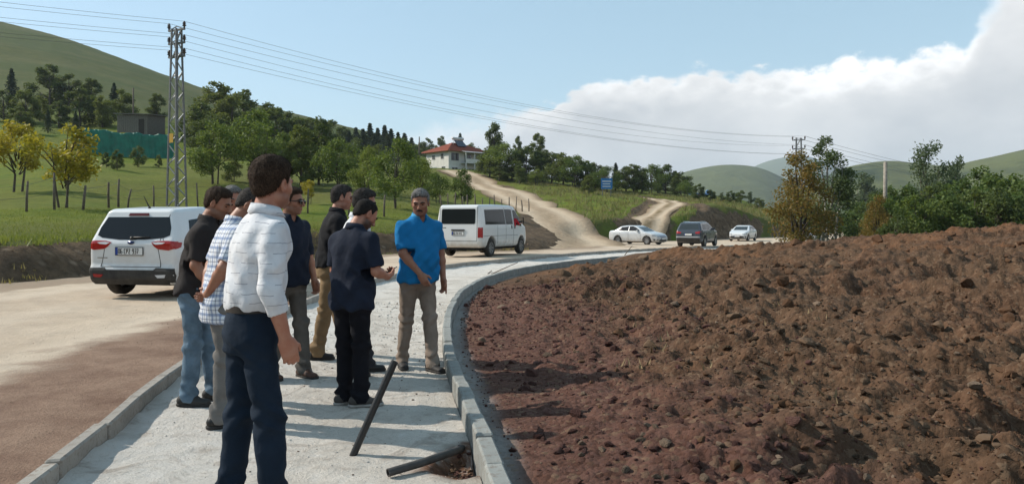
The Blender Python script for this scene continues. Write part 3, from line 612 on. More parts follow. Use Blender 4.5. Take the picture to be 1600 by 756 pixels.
def unit(v): v = np.array(v, float); return v/np.linalg.norm(v)
def person(label, pos, face, H=1.75, head_yaw=0., head_pitch=0., lean=(0, 0), hip_shift=(0, 0), arms=None, feet=None, shirt=None, trousers=None, shoes=None, skin=0, hair=None, hair_cut='short',
           stub=.25, glasses=None, moustache=None, belly=0., res=.006, cres=.009, sleeve='short', hem=.78, tuck=False, belt=False, collar=True, build=1.0, seed=0, sole=None, brow=None, shirt_name='shirt', fold=1.0, zoff=0.):
    sc = H/1.75; root = empty('person', (pos[0], pos[1], pos[2]), -math.radians(face)); tag(root, label, 'person'); R = random.Random(seed); ph = [R.uniform(0, 6) for _ in range(8)]
    def S(*v): return np.array(v, float)*sc
    hipc = S(hip_shift[0], hip_shift[1], 0); top = S(lean[0], lean[1], 0)+hipc
    def spine(z):
        t = np.clip((z-.9)/.6, 0, 1.15); return hipc+(top-hipc)*t**1.15
    # joints
    J = {}
    for sd, nm in ((-1, 'L'), (1, 'R')):
        A = arms[nm]; sh = S(.168*sd*build, -.008, 1.385)+spine(1.40); el = sh+unit(A['u'])*.275*sc; wr = el+unit(A['f'])*.25*sc
        J[nm] = (sh, el, wr); Ft = feet[nm]; an = S(Ft[0], Ft[1], .085+(Ft[3] if len(Ft) > 3 else 0)); hp = S(.088*sd, .0, .90)+hipc
        dvec = an-hp; Lg = np.linalg.norm(dvec); mid = hp+dvec*.5; b = .022*sc; fw = np.array([0, 1., 0])-unit(dvec)*unit(dvec)[1]; kn = mid+unit(fw)*b
        J['leg'+nm] = (hp, kn, an, math.radians(Ft[2]))
    neck0 = S(0, -.005, 1.46)+spine(1.46); HM = rotm(math.radians(head_yaw), math.radians(head_pitch)); nk = neck0+S(0, .014, .068)+(top-hipc)*.12+np.array([0, math.sin(math.radians(head_pitch))*.05, 0])
    hc = nk+HM@S(0, .022, .085); hs = sc*1.0
    def hp_(x, y, z): return hc+HM@(np.array([x, y, z])*hs)
    HMl = HM.tolist()
    # ---------------- body: one continuous skin
    allp = [v for k in J for v in J[k][:3]]+[hc]; lo = np.min(allp, 0)-.24; hi = np.max(allp, 0)+.2; lo[2] = .0; hi[2] = hc[2]+.2
    g = SDF(lo, hi, res)
    g.loft([(.84*sc, *spine(.84)[:2], .11*sc, .08*sc), (1.0*sc, *spine(1.0)[:2], .11*sc, .075*sc), (1.25*sc, *spine(1.25)[:2], .12*sc, .075*sc), (1.34*sc, *spine(1.34)[:2], .115*sc, .07*sc), (1.41*sc, *spine(1.41)[:2], .075*sc, .06*sc), (1.49*sc, *spine(1.49)[:2], .056*sc, .055*sc)], .03)
    g.cone(neck0, nk+HM@S(0, 0, .03), .060*sc, .056*sc, .03)
    for nm in 'LR':
        hpj, kn, an, fy = J['leg'+nm]; g.cone(hpj, kn, .045, .035, .05); g.cone(kn, an-S(0, 0, .02), .035, .03, .03)
        sh, el, wr = J[nm]; A = arms[nm]; g.cone(sh-np.array([0, 0, .02]), el, .042*sc, .041*sc, .03); g.cone(el, el+(wr-el)*.3, .041*sc, .042*sc, .02); g.cone(el+(wr-el)*.3, wr, .042*sc, .027*sc, .02)
        # hand: palm, four fingers with two bends, thumb from the side of the palm
        hd = unit(A.get('h', A['f'])); pn = np.array(A['n'], float); pn = unit(pn-hd*(pn@hd)); wv = unit(np.cross(hd, pn))*(1 if nm == 'R' else -1); wv = wv*A.get('side', 1); cu = math.radians(A.get('curl', 30)); hsz = sc
        pc = wr+hd*.05*hsz; g.cone(wr, wr+hd*.03*hsz, .026*hsz, .026*hsz, .012); g.cone(wr+hd*.018*hsz, wr+hd*.078*hsz, .021*hsz, .020*hsz, .012, wv, 2.0)
        for q, (off, ln, rr) in enumerate(((.030, .070, .0092), (.0105, .079, .0095), (-.0095, .073, .009), (-.029, .057, .0082))):
            b0 = wr+hd*(.086-abs(off)*.12)*hsz+wv*off*hsz; c1 = cu*(.55+.1*q); d1 = unit(hd*math.cos(c1)+pn*math.sin(c1)); c2 = c1+cu*.9; d2 = unit(hd*math.cos(c2)+pn*math.sin(c2)); c3 = c2+cu*.5; d3 = unit(hd*math.cos(c3)+pn*math.sin(c3))
            if A.get('point') and q == 0: d1 = d2 = d3 = unit(hd+pn*.15)
            p1 = b0+d1*ln*.45*hsz; p2 = p1+d2*ln*.32*hsz; p3 = p2+d3*ln*.24*hsz; g.cone(b0-hd*.012, p1, rr*1.08*hsz, rr*hsz, .005); g.cone(p1, p2, rr*hsz, rr*.93*hsz, .004); g.cone(p2, p3, rr*.93*hsz, rr*.8*hsz, .004)
        t0 = wr+hd*.028*hsz+wv*.026*hsz; td = unit(hd*.62+wv*.55+pn*.45); t1 = t0+td*.042*hsz; t2 = t1+unit(hd*.85+wv*.12+pn*.45)*.033*hsz; g.cone(t0, t1, .014*hsz, .0115*hsz, .012); g.cone(t1, t2, .0115*hsz, .009*hsz, .005)
        J['hand'+nm] = (wr+hd*.10*hsz+pn*.03*hsz, hd, pn, wv)
    # head
    e = lambda c, r, k, op='u': g.ell(hp_(*c), np.array(r)*hs, k, HMl, op)
    e((0, -.014, .03), (.077, .098, .086), .02); e((0, .030, -.032), (.062, .060, .080), .03); e((0, .026, -.074), (.054, .052, .042), .025); e((0, .066, -.098), (.024, .020, .017), .02)
    for sx in (-1, 1):
        e((sx*.046, .040, -.022), (.022, .034, .024), .02); e((sx*.052, .004, -.070), (.016, .036, .022), .02)
        g.cone(hp_(sx*.012, .086, .020), hp_(sx*.045, .072, .018), .011*hs, .010*hs, .012); e((sx*.033, .098, -.001), (.019, .018, .013), .012, 's')
        e((sx*.080, -.010, -.010), (.010, .021, .033), .006); e((sx*.087, -.004, -.010), (.006, .010, .018), .004, 's'); e((sx*.011, .099, -.036), (.0095, .011, .008), .006)
    g.cone(hp_(0, .088, .012), hp_(0, .111, -.030), .009*hs, .0125*hs, .012); e((0, .086, -.060), (.026, .012, .0065), .006); e((0, .085, -.071), (.022, .013, .0075), .006)
    me = g.mesh('body', SK[skin]); V = np.empty(len(me.vertices)*3, np.float32); me.vertices.foreach_get('co', V); V = V.reshape(-1, 3); h = ((V-hc)@HM)/hs
    jaw = sstep(-.025, -.055, h[:, 2]+.35*np.abs(h[:, 1]-.03)*0)*sstep(-.04, .01, h[:, 1]+.0)*sstep(-.16, -.12, h[:, 2]); lipm = np.exp(-((h[:, 2]+.066)/.009)**2)*np.exp(-(h[:, 0]/.02)**2)*(h[:, 1] > .08)
    attr(me, 'stubble', np.clip(jaw*stub*(1-lipm), 0, 1)); attr(me, 'lip', lipm*.7); obj('body', me, root)
    # eyes, brows
    for sx in (-1, 1):
        m = MB(); n = 8; c = hp_(sx*.033, .0795, -.001); vs = []
        q = SDF(c-.02, c+.02, .004); q.ell(c, np.array((.0100, .0085, .0045))*hs, .001, HMl); obj('eye', q.mesh('eye', MEYE), root)
        q = SDF(hp_(sx*.034, .088, .022)-.045, hp_(sx*.034, .088, .022)+.045, .0045); q.cone(hp_(sx*.012, .0955, .017), hp_(sx*.032, .0925, .024), .0052*hs, .006*hs, .004); q.cone(hp_(sx*.032, .0925, .024), hp_(sx*.053, .074, .017), .006*hs, .0042*hs, .004); obj('eyebrow', q.mesh('eyebrow', brow or hair), root)
    if moustache:
        c = hp_(0, .096, -.052); q = SDF(c-.05, c+.05, .004)
        for sx in (-1, 1): q.cone(hp_(sx*.002, .103, -.050), hp_(sx*.028, .086, -.063), .0085*hs, .0055*hs, .006)
        obj('moustache', q.mesh('moustache', moustache), root)
    # hair
    if hair:
        q = SDF(hc-.15*hs, hc+.165*hs, .005); th = {'short': .011, 'buzz': .005, 'full': .017}[hair_cut]
        q.ell(hp_(0, -.017, .033+th*.35), np.array((.077+th, .099+th, .085+th*1.2))*hs, .01, HMl)
        if hair_cut != 'buzz': q.ell(hp_(0, .028, .078), np.array((.058, .055, .035+th*.7))*hs, .03, HMl)
        q.ell(hp_(0, -.055, -.028), np.array((.064, .052+th*.5, .055))*hs, .03, HMl)
        X, Y, Z = q.grid((slice(None),)*3); hx, hy, hz = (HM[0][i]*(X-hc[0])+HM[1][i]*(Y-hc[1])+HM[2][i]*(Z-hc[2]) for i in range(3)); hx, hy, hz = hx/hs, hy/hs, hz/hs
        line = np.where(hy > .035, .058+(hy-.035)*.42-.10*hx*hx/.006*.12, np.where(hy > .012, -.034+(hy-.012)/.023*.092, np.where(hy > -.032, -.030+.058*np.exp(-((hy+.010)/.017)**2), -.030+(hy+.032)*.95)))
        nz = .007*np.sin(hx*260+ph[0])*np.sin(hy*230+ph[1])+.003*np.sin(hx*90+hz*110+ph[2]); q.put((slice(None),)*3, ((line-hz+nz)*.8).astype(np.float32), .03, 'i')
        amp = {'short': .0018, 'buzz': .0008, 'full': .0016}[hair_cut]
        q.wrinkle(lambda X, Y, Z: amp*(np.sin(X*95+2*np.sin(Y*40+ph[3])+Z*30)*np.sin(Y*88-Z*60+2*np.sin(X*50+ph[4]))+.7*np.sin(X*240+3*np.sin(Z*60+ph[5]))*np.sin(Z*210+Y*190)))
        V, Q = q.nets(); R2 = np.random.default_rng(seed+50); e1 = V[Q[:, 1]]-V[Q[:, 0]]; e2 = V[Q[:, 3]]-V[Q[:, 0]]; nn = np.cross(e1, e2); nn /= np.linalg.norm(nn, axis=1)[:, None]+1e-9; cc = V[Q].mean(1); out = ((cc-hc)*nn).sum(1) < 0; nn[out] *= -1
        loc = (cc-hc)@HM/hs; okk = loc[:, 2] > -.09; cc, nn, loc = cc[okk], nn[okk], loc[okk]; ns = {'short': 3200, 'buzz': 2200, 'full': 4200}[hair_cut]; pk = R2.integers(0, len(cc), ns); L = {'short': .018, 'buzz': .011, 'full': .020}[hair_cut]*hs
        comb = (HM@np.array([.25, -.9, .35]))[None]*(loc[pk, 2:3] > .05)+(HM@np.array([0, -.35, -1.]))[None]*(loc[pk, 2:3] <= .05)+R2.normal(size=(ns, 3))*.35; tang = comb-nn[pk]*(comb*nn[pk]).sum(1)[:, None]; tang /= np.linalg.norm(tang, axis=1)[:, None]
        b0 = cc[pk]+R2.normal(size=(ns, 3))*.002-nn[pk]*.001; ln = L*R2.uniform(.5, 1.3, ns)[:, None]; sd = np.cross(tang, nn[pk])*.0016; tip = b0+tang*ln*.95+nn[pk]*ln*.2; S3 = np.stack([b0-sd, b0+sd, tip], 1).reshape(-1, 3)
        hm = mesh_np('hair', V, Q, hair, True); ho = obj('hair', hm, root); obj('hair_tufts', mesh_np('hair_tufts', S3, np.arange(len(S3)).reshape(-1, 3), hair, False), ho)['kind'] = 'stuff'
    if glasses:
        G = empty; m = MB(); up = .0 if glasses == 'eyes' else .092; fw = .104 if glasses == 'eyes' else .052
        gl = SDF(hc-.16, hc+.16, .004)
        for sx in (-1, 1):
            gl.ell(hp_(sx*.034, fw-.004, up-.003), np.array((.029, .006, .021))*hs, .002, HMl); gl.cone(hp_(sx*.062, fw-.012, up+.006), hp_(sx*.084, fw-.11, up+.004), .0045*hs, .004*hs, .004)
        gl.cone(hp_(-.062, fw-.008, up+.011), hp_(.062, fw-.008, up+.011), .0045*hs, .0045*hs, .004); obj('sunglasses', gl.mesh('sunglasses', MSUNG), root)
    # ---------------- shirt
    bl = belly; hemz = (1.0 if tuck else hem)
    def row(z, a, b, dy=0.): return (z*sc, spine(z)[0], spine(z)[1]+dy*sc, a*sc*build, b*sc)
    rows = [row(hemz, .192 if not tuck else .162, .146+bl*.5 if not tuck else .118, bl*.4), row(.90, .187, .143+bl*.6, bl*.5)] if not tuck else [row(1.0, .160, .116, bl*.5), row(1.03, .175, .134+bl*.6, bl*.6)]
    if not tuck and hem > .9: rows = rows[:1]
    rows += [row(1.08, .174, .132+bl, bl*.8), row(1.20, .177, .130+bl*.7, bl*.5), row(1.30, .182, .133+bl*.2), row(1.36, .178, .122), row(1.42, .150, .100), row(1.455, .098, .080), row(1.485, .070, .070), row(1.492, .068, .066)]
    g = SDF(np.min(allp, 0)-.22, np.max(allp, 0)+.2, cres); g.loft(rows, .02, 2.5)
    cuts = []
    for nm in 'LR':
        sh, el, wr = J[nm]; sh2 = sh-np.array([0, 0, .012])
        if sleeve == 'short':
            en = sh+(el-sh)*.80; g.cone(sh2, sh+(el-sh)*.3, .064*sc*build, .064*sc*build, .06); g.cone(sh+(el-sh)*.3, en, .064*sc*build, .067*sc*build, .012); cuts.append((en+unit(el-sh)*.02, unit(el-sh), .12))
        elif sleeve == 'elbow':
            g.cone(sh2, sh+(el-sh)*.3, .064*sc*build, .063*sc, .06); g.cone(sh+(el-sh)*.3, el, .063*sc, .062*sc, .012); cuts.append((el+unit(el-sh)*.01, unit(el-sh), .12))
        else:
            en = el+(wr-el)*A_len(arms[nm]); g.cone(sh2, sh+(el-sh)*.3, .064*sc*build, .062*sc, .06); g.cone(sh+(el-sh)*.3, el, .062*sc, .058*sc, .010); g.cone(el, en, .058*sc, .052*sc, .010)
            g.cone(en-unit(wr-el)*.045, en, .053*sc, .054*sc, .004); cuts.append((en+unit(wr-el)*.006, unit(wr-el), .10))
    for c, d, rad in cuts:
        sl = g.sl(c-rad-.06, c+rad+.06); X, Y, Z = g.grid(sl); pl = ((X-c[0])*d[0]+(Y-c[1])*d[1]+(Z-c[2])*d[2]); rr = np.sqrt((X-c[0])**2+(Y-c[1])**2+(Z-c[2])**2)
        g.D[sl] = np.where(rr < rad, np.maximum(g.D[sl], pl), g.D[sl])
    g.ell(neck0+S(0, .082, .018), np.array((.030, .050, .060))*sc, .01, None, 's')
    A1, A2 = .0055*fold, .0035*fold
    def wr_f(X, Y, Z):
        w = np.sin(Z*31+2.2*np.sin(X*17+ph[0])+1.5*np.sin(Y*19+ph[1])+ph[2]); w2 = np.sin(X*38+Y*30+Z*12+2*np.sin(Z*14+ph[3])+ph[4]); w3 = np.sin(Z*58+X*46-Y*30+ph[5])
        w4 = 1-2*np.abs(np.sin(Z*19+X*15*np.sign(X)+1.6*np.sin(Y*13+ph[6])+ph[7])); w5 = 1-2*np.abs(np.sin(X*26-Y*21+Z*9+1.4*np.sin(Z*17+ph[2])))
        return A1*w*(.35+.65*sstep(1.2, .95, Z/sc))+A2*w2+.0015*fold*w3-fold*.0040*w4*(.4+.6*sstep(1.25, 1.0, Z/sc))-fold*.0028*w5*sstep(1.36, 1.22, Z/sc)+.002*sstep(1.3, 1.4, Z/sc)*0
    g.wrinkle(wr_f); sh_o = obj(shirt_name, g.mesh(shirt_name, shirt), root)
    if collar:
        m = MB(); n = 22; vs = []; a0 = math.radians(26); base = neck0+S(0, .004, .026)
        for i in range(n+1):
            t = a0+(2*PI-2*a0)*i/n; s_, c_ = math.sin(t), math.cos(t); fr = .5+.5*c_
            ring = lambda r, z: base+np.array([s_*r*sc, c_*r*sc*1.0, z*sc])+(top-hipc)*.05
            vs += [ring(.068, -.012), ring(.064, .028-.026*fr), ring(.069, .032-.026*fr), ring(.085+.010*fr, -.008-.034*fr), ring(.078, -.02-.02*fr)]
        fs = []
        for i in range(n):
            for k in range(4): fs.append((i*5+k, i*5+k+1, (i+1)*5+k+1, (i+1)*5+k))
        m.add(vs, fs); m.build('collar', collar if collar is not True else shirt, root, True)
    # ---------------- trousers
    g = SDF([lo[0], lo[1], 0.03], [hi[0], hi[1], 1.12*sc], cres)
    g.loft([row(.80, .14, .11), row(.86, .168, .124), row(.92, .166, .124), row(1.0, .150, .110), row(1.035, .148, .108+bl*.3, bl*.4)], .05, 2.4)
    for nm in 'LR':
        hpj, kn, an, fy = J['leg'+nm]; ft = np.array([math.sin(fy), math.cos(fy), 0]); g.cone(hpj-S(0, 0, .02), kn, .092*sc*build, .066*sc, .04); g.cone(kn, an+np.array([0, 0, -.02*sc])+ft*.012, .066*sc, .056*sc, .03, ft, 1.12)
        g.cone(an+np.array([0, 0, .03]), an+np.array([0, 0, -.035*sc])+ft*.018, .056*sc, .059*sc, .02, ft, 1.2)
        c = an+np.array([0, 0, -.052*sc]); sl = g.sl(c-.14, c+.14); X, Y, Z = g.grid(sl); g.D[sl] = np.where(Z < c[2]+.05, np.maximum(g.D[sl], (c[2]-Z)), g.D[sl])
    def tr_f(X, Y, Z):
        z = Z/sc; k = np.exp(-((z-.50)/.10)**2)+1.3*np.exp(-((z-.14)/.09)**2)+.7*np.exp(-((z-.80)/.08)**2)
        return fold*(.0055*k*np.sin(Z*64+2.4*np.sin(X*24+ph[1])+1.8*np.sin(Y*22+ph[2])+ph[3])+.0035*np.sin(X*34+1.5*np.sin(Z*11+ph[6])+ph[4])*np.sin(Y*30+Z*9+ph[5])+.002*np.sin(Z*24+X*30+ph[7])-.0045*(k+.25)*(1-2*np.abs(np.sin(Z*27+X*14+1.7*np.sin(Y*19+Z*8+ph[0])+ph[2]))))
    g.wrinkle(tr_f); tr = obj('trousers', g.mesh('trousers', trousers), root)
    if belt:
        m = MB(); r_ = row(1.015, .158, .117+bl*.3, bl*.4); n = 28; vs = []; fs = []
        for i in range(n):
            t = 2*PI*i/n; s_, c_ = math.sin(t), math.cos(t); f = (abs(s_)**2.4+abs(c_)**2.4)**(-1/2.4)
            for dz in (-.018, .018): vs.append((r_[1]+s_*f*r_[3], r_[2]+c_*f*r_[4], r_[0]+dz))
        for i in range(n): fs.append((2*i, 2*i+1, (2*i+3) % (2*n), (2*i+2) % (2*n)))
        m.add(vs, fs); m.build('belt', MBELT, tr, True)
    # ---------------- shoes
    for nm in 'LR':
        hpj, kn, an, fy = J['leg'+nm]; ft = np.array([math.sin(fy), math.cos(fy), 0]); rt = np.array([math.cos(fy), -math.sin(fy), 0]); z0 = an[2]-.085*sc; o = np.array([an[0], an[1], z0])
        g = SDF(o-np.array([.24, .24, .0])-.0, o+np.array([.24, .24, .16]), .007); sd = 1 if nm == 'R' else -1
        g.cone(o-ft*.048+[0, 0, .045], o+ft*.06+[0, 0, .048], .036*sc, .040*sc, .02); g.cone(o+ft*.05+[0, 0, .036], o+ft*.158+rt*sd*-.004+[0, 0, .030], .034*sc, .028*sc, .02, rt, 1.42); g.cone(o-ft*.03+[0, 0, .05], o-ft*.012+[0, 0, .10], .040*sc, .038*sc, .03)
        X, Y, Z = g.grid((slice(None),)*3); g.D[:] = np.maximum(g.D, np.broadcast_to((z0+.020)-Z, g.D.shape)); sm = obj('shoe', g.mesh('shoe', shoes), root)
        g = SDF(o-np.array([.24, .24, .02]), o+np.array([.24, .24, .06]), .007); g.cone(o-ft*.05+[0, 0, .014], o+ft*.05+[0, 0, .014], .040*sc, .040*sc, .02); g.cone(o+ft*.05+[0, 0, .014], o+ft*.160+[0, 0, .014], .040*sc, .036*sc, .02, rt, 1.2)
        X, Y, Z = g.grid((slice(None),)*3); g.D[:] = np.maximum(g.D, np.maximum(np.broadcast_to((z0+.001)-Z, g.D.shape), np.broadcast_to(Z-(z0+.026), g.D.shape))); obj('sole', g.mesh('sole', sole or MSOLD), sm)
    root['_j'] = 0; del root['_j']
    return root, J
def A_len(a): return a.get('cuff', .62)
def world_of(root, p):
    return Matrix.Translation(root.location) @ Matrix.Rotation(root.rotation_euler[2], 4, 'Z') @ Vector(p)

hang = lambda sd, **k: dict(dict(u=(sd*.16, -.03, -1), f=(sd*.06, .18, -1), n=(-sd, .15, 0), curl=32), **k)
def stand(px, py, d=None, feet_d=None):
    return ((px-CPX)/FPX*d, d, float(zwalk(np.array([(px-CPX)/FPX*d]), np.array([d]))[0]))
navy = cloth_mat('cloth_navy_trousers', (.012, .021, .036)); whited = plaid('shirt_white_dashed', 'dash'); blueck = plaid('shirt_blue_check', 'check')
def build_people():
    F0 = {'L': (-.10, .03, -8), 'R': (.10, -.02, 10)}
    # 1 the man nearest the camera
    p1 = person('man in white dashed long sleeve shirt and navy trousers seen from behind, nearest the camera', stand(391, 0, 3.74), 50, 1.80, head_yaw=-22, head_pitch=3, lean=(0.01, .075), arms={'L': hang(-1), 'R': dict(u=(.24, -.16, -1), f=(.0, .30, -1), n=(-1, .2, 0), curl=34, cuff=.50)},
        feet={'L': (-.125, -.065, -14), 'R': (.125, .055, 8)}, shirt=whited, trousers=navy, shoes=mat('shoe_black', (.012, .011, .01), .45), skin=1, hair=HB, hair_cut='full', stub=.35, sleeve='long', tuck=True, belt=True, res=.0055, cres=.0075, build=.87, seed=1, fold=1.0)
    # 2 dark T-shirt, jeans
    person('man in dark brown polo and faded jeans looking down, in front of the white hatchback', stand(304, 0, 6.1), 80, 1.76, head_yaw=14, head_pitch=20, lean=(0, .11), arms={'L': hang(-1, f=(.3, .5, -.8)), 'R': dict(u=(.12, -.10, -1), f=(-.05, .55, -.8), n=(-1, .3, .2), curl=40)},
        feet={'L': (-.10, .12, -6), 'R': (.10, -.03, 14)}, shirt=cloth_mat('cloth_dark_brown', (.030, .026, .026)), trousers=cloth_mat('cloth_faded_denim', (.115, .17, .225), .3, 300), shoes=mat('shoe_dark_grey', (.035, .033, .03), .7), skin=2, hair=HB, stub=.5, hem=.86, seed=2, belly=.01)
    # 3 check shirt, hands clasped behind
    person('man in blue and white check shirt with hands clasped behind his back', stand(347, 0, 5.45), 58, 1.74, head_yaw=25, head_pitch=34, lean=(0, .10), arms={'L': dict(u=(-.28, -.42, -1), f=(.62, -.30, -.72), h=(.85, -.1, -.3), n=(0, -1, .1), curl=45), 'R': dict(u=(.30, -.46, -1), f=(-.60, -.28, -.72), h=(-.85, -.1, -.3), n=(0, -1, .1), curl=45)},
        feet={'L': (-.10, .05, -8), 'R': (.10, -.04, 12)}, shirt=blueck, trousers=cloth_mat('cloth_grey_trousers', (.155, .145, .135)), shoes=mat('shoe_black', (.012, .011, .01)), skin=2, hair=HS, hair_cut='buzz', stub=.3, hem=.74, seed=3, belly=.015)
    # 4 grey hair, sunglasses pushed up
    person('grey haired man with sunglasses pushed up on his head, half hidden in the group', stand(361, 0, 7.1), 150, 1.80, head_yaw=-8, head_pitch=8, arms={'L': hang(-1), 'R': hang(1)}, feet=F0, shirt=cloth_mat('cloth_black_shirt', (.013, .013, .015)), trousers=cloth_mat('cloth_charcoal', (.035, .035, .04)),
        shoes=mat('shoe_black', (.012, .011, .01)), skin=1, hair=HG, stub=.15, glasses='up', seed=4, res=.007, cres=.011)
    # 5 navy shirt, sunglasses
    person('man in navy shirt and sunglasses standing behind the man in the dashed shirt', stand(449, 0, 7.1), 122, 1.80, head_yaw=-22, head_pitch=4, lean=(0, .02), arms={'L': dict(u=(-.20, .05, -1), f=(0, .35, -1), n=(1, .2, 0), curl=40), 'R': dict(u=(.16, .10, -1), f=(-.05, .22, -1), n=(-1, .2, 0), curl=38)}, feet={'L': (-.10, .10, 4), 'R': (.10, -.10, 16)},
        shirt=cloth_mat('cloth_navy_shirt', (.014, .019, .033)), trousers=cloth_mat('cloth_taupe_trousers', (.105, .095, .085)), shoes=mat('shoe_brown', (.075, .035, .022), .5), skin=2, hair=HB, stub=.35, glasses='eyes', sleeve='elbow', hem=.84, seed=5, belly=.02, build=1.04)
    # 6 black polo, khaki trousers
    person('man in black polo and khaki trousers at the back of the group, near the road', stand(513, 0, 8.1), 66, 1.86, head_yaw=10, head_pitch=8, lean=(0, .09), arms={'L': hang(-1), 'R': dict(u=(.14, -.05, -1), f=(0, .3, -1), n=(-1, .2, 0), curl=34)}, feet={'L': (-.10, .18, 0), 'R': (.10, -.14, 14)},
        shirt=cloth_mat('cloth_black_shirt', (.013, .013, .015)), trousers=cloth_mat('cloth_khaki', (.20, .135, .075)), shoes=mat('shoe_black_trainer', (.02, .018, .018), .7), skin=1, hair=HS, hair_cut='short', stub=.2, hem=.90, seed=6, sole=MSOLD)
    # 7 white shirt, hidden behind the phone man
    person('man in white shirt mostly hidden behind the man with the phone', stand(551, 0, 7.25), 70, 1.80, head_yaw=12, head_pitch=14, lean=(0, .05), arms={'L': hang(-1), 'R': hang(1)}, feet={'L': (-.10, .14, 0), 'R': (.10, -.04, 14)}, shirt=cloth_mat('cloth_white_shirt', (.62, .63, .66)), trousers=cloth_mat('cloth_charcoal', (.035, .035, .04)),
        shoes=mat('shoe_black', (.012, .011, .01)), skin=0, hair=HS, hair_cut='short', stub=.5, sleeve='elbow', hem=.86, seed=7, res=.007, cres=.011)
    # 8 navy polo with phone
    p8, J8 = person('man in navy polo and black trousers looking down at a phone, back to the camera', stand(549, 0, 6.02), 30, 1.68, head_yaw=22, head_pitch=36, lean=(.01, .035), arms={'L': dict(u=(-.14, .05, -1), f=(.62, .80, -.12), h=(.4, .8, .2), n=(.2, -.1, 1), curl=50), 'R': dict(u=(.24, -.02, -1), f=(-.28, .86, -.22), h=(-.3, .9, .15), n=(-.5, .1, .9), curl=55)},
        feet={'L': (-.085, .0, 18), 'R': (.085, .0, 42)}, shirt=cloth_mat('cloth_dark_navy', (.016, .021, .036)), trousers=cloth_mat('cloth_black_trousers', (.0095, .0095, .013)), shoes=mat('shoe_grey_canvas', (.060, .052, .047), .8), sole=MSOLE, skin=1, hair=HK, hair_cut='buzz', stub=.9, hem=.80, seed=8, build=1.08, belly=.015)
    hp, hd, pn, wv = J8['handR']; m = MB(); ph = empty('phone'); bpy.data.objects.remove(ph)
    c = Vector(hp)+Vector(hd)*.02; a, b, n_ = Vector(hd), Vector(wv), Vector(pn)
    w = [world_of(p8, c+a*sa*.072+b*sb*.036+n_*sn*.004) for sa in (-1, 1) for sb in (-1, 1) for sn in (-1, 1)]; mid = sum(w, Vector())/8
    po = obj('phone', MB().add([x-mid for x in w], [(0, 1, 3, 2), (4, 6, 7, 5), (0, 4, 5, 1), (2, 3, 7, 6), (0, 2, 6, 4), (1, 5, 7, 3)]).mesh('phone', mat('phone_black', (.01, .01, .012), .15)), None, mid); tag(po, 'black phone held by the man in the navy polo', 'phone')
    # 9 blue polo
    person('grey haired man with a dark moustache in bright blue polo facing the group', stand(652, 0, 7.5), 146, 1.80, head_yaw=34, head_pitch=15, lean=(0, .05), arms={'L': dict(u=(-.22, -.02, -1), f=(-.02, .20, -1), n=(1, .2, 0), curl=34, point=1), 'R': dict(u=(.10, .30, -1), f=(-.55, .42, -.80), h=(-.35, .45, -.9), n=(-.6, -.5, .1), curl=40, point=1)},
        feet={'L': (-.075, .16, -8, .0), 'R': (.08, -.17, 18, .0)}, shirt=cloth_mat('cloth_bright_blue', (.012, .160, .375), .05), trousers=cloth_mat('cloth_beige', (.235, .185, .150)), shoes=mat('shoe_black_trainer', (.02, .018, .018), .7), skin=2, hair=HG, hair_cut='short', stub=.2, moustache=HK, brow=HS, collar=cloth_mat('cloth_pale_blue_trim', (.06, .27, .48)), hem=.84, seed=9, belly=.045, build=1.06, sole=MSOLD, res=.0055)
build_people()
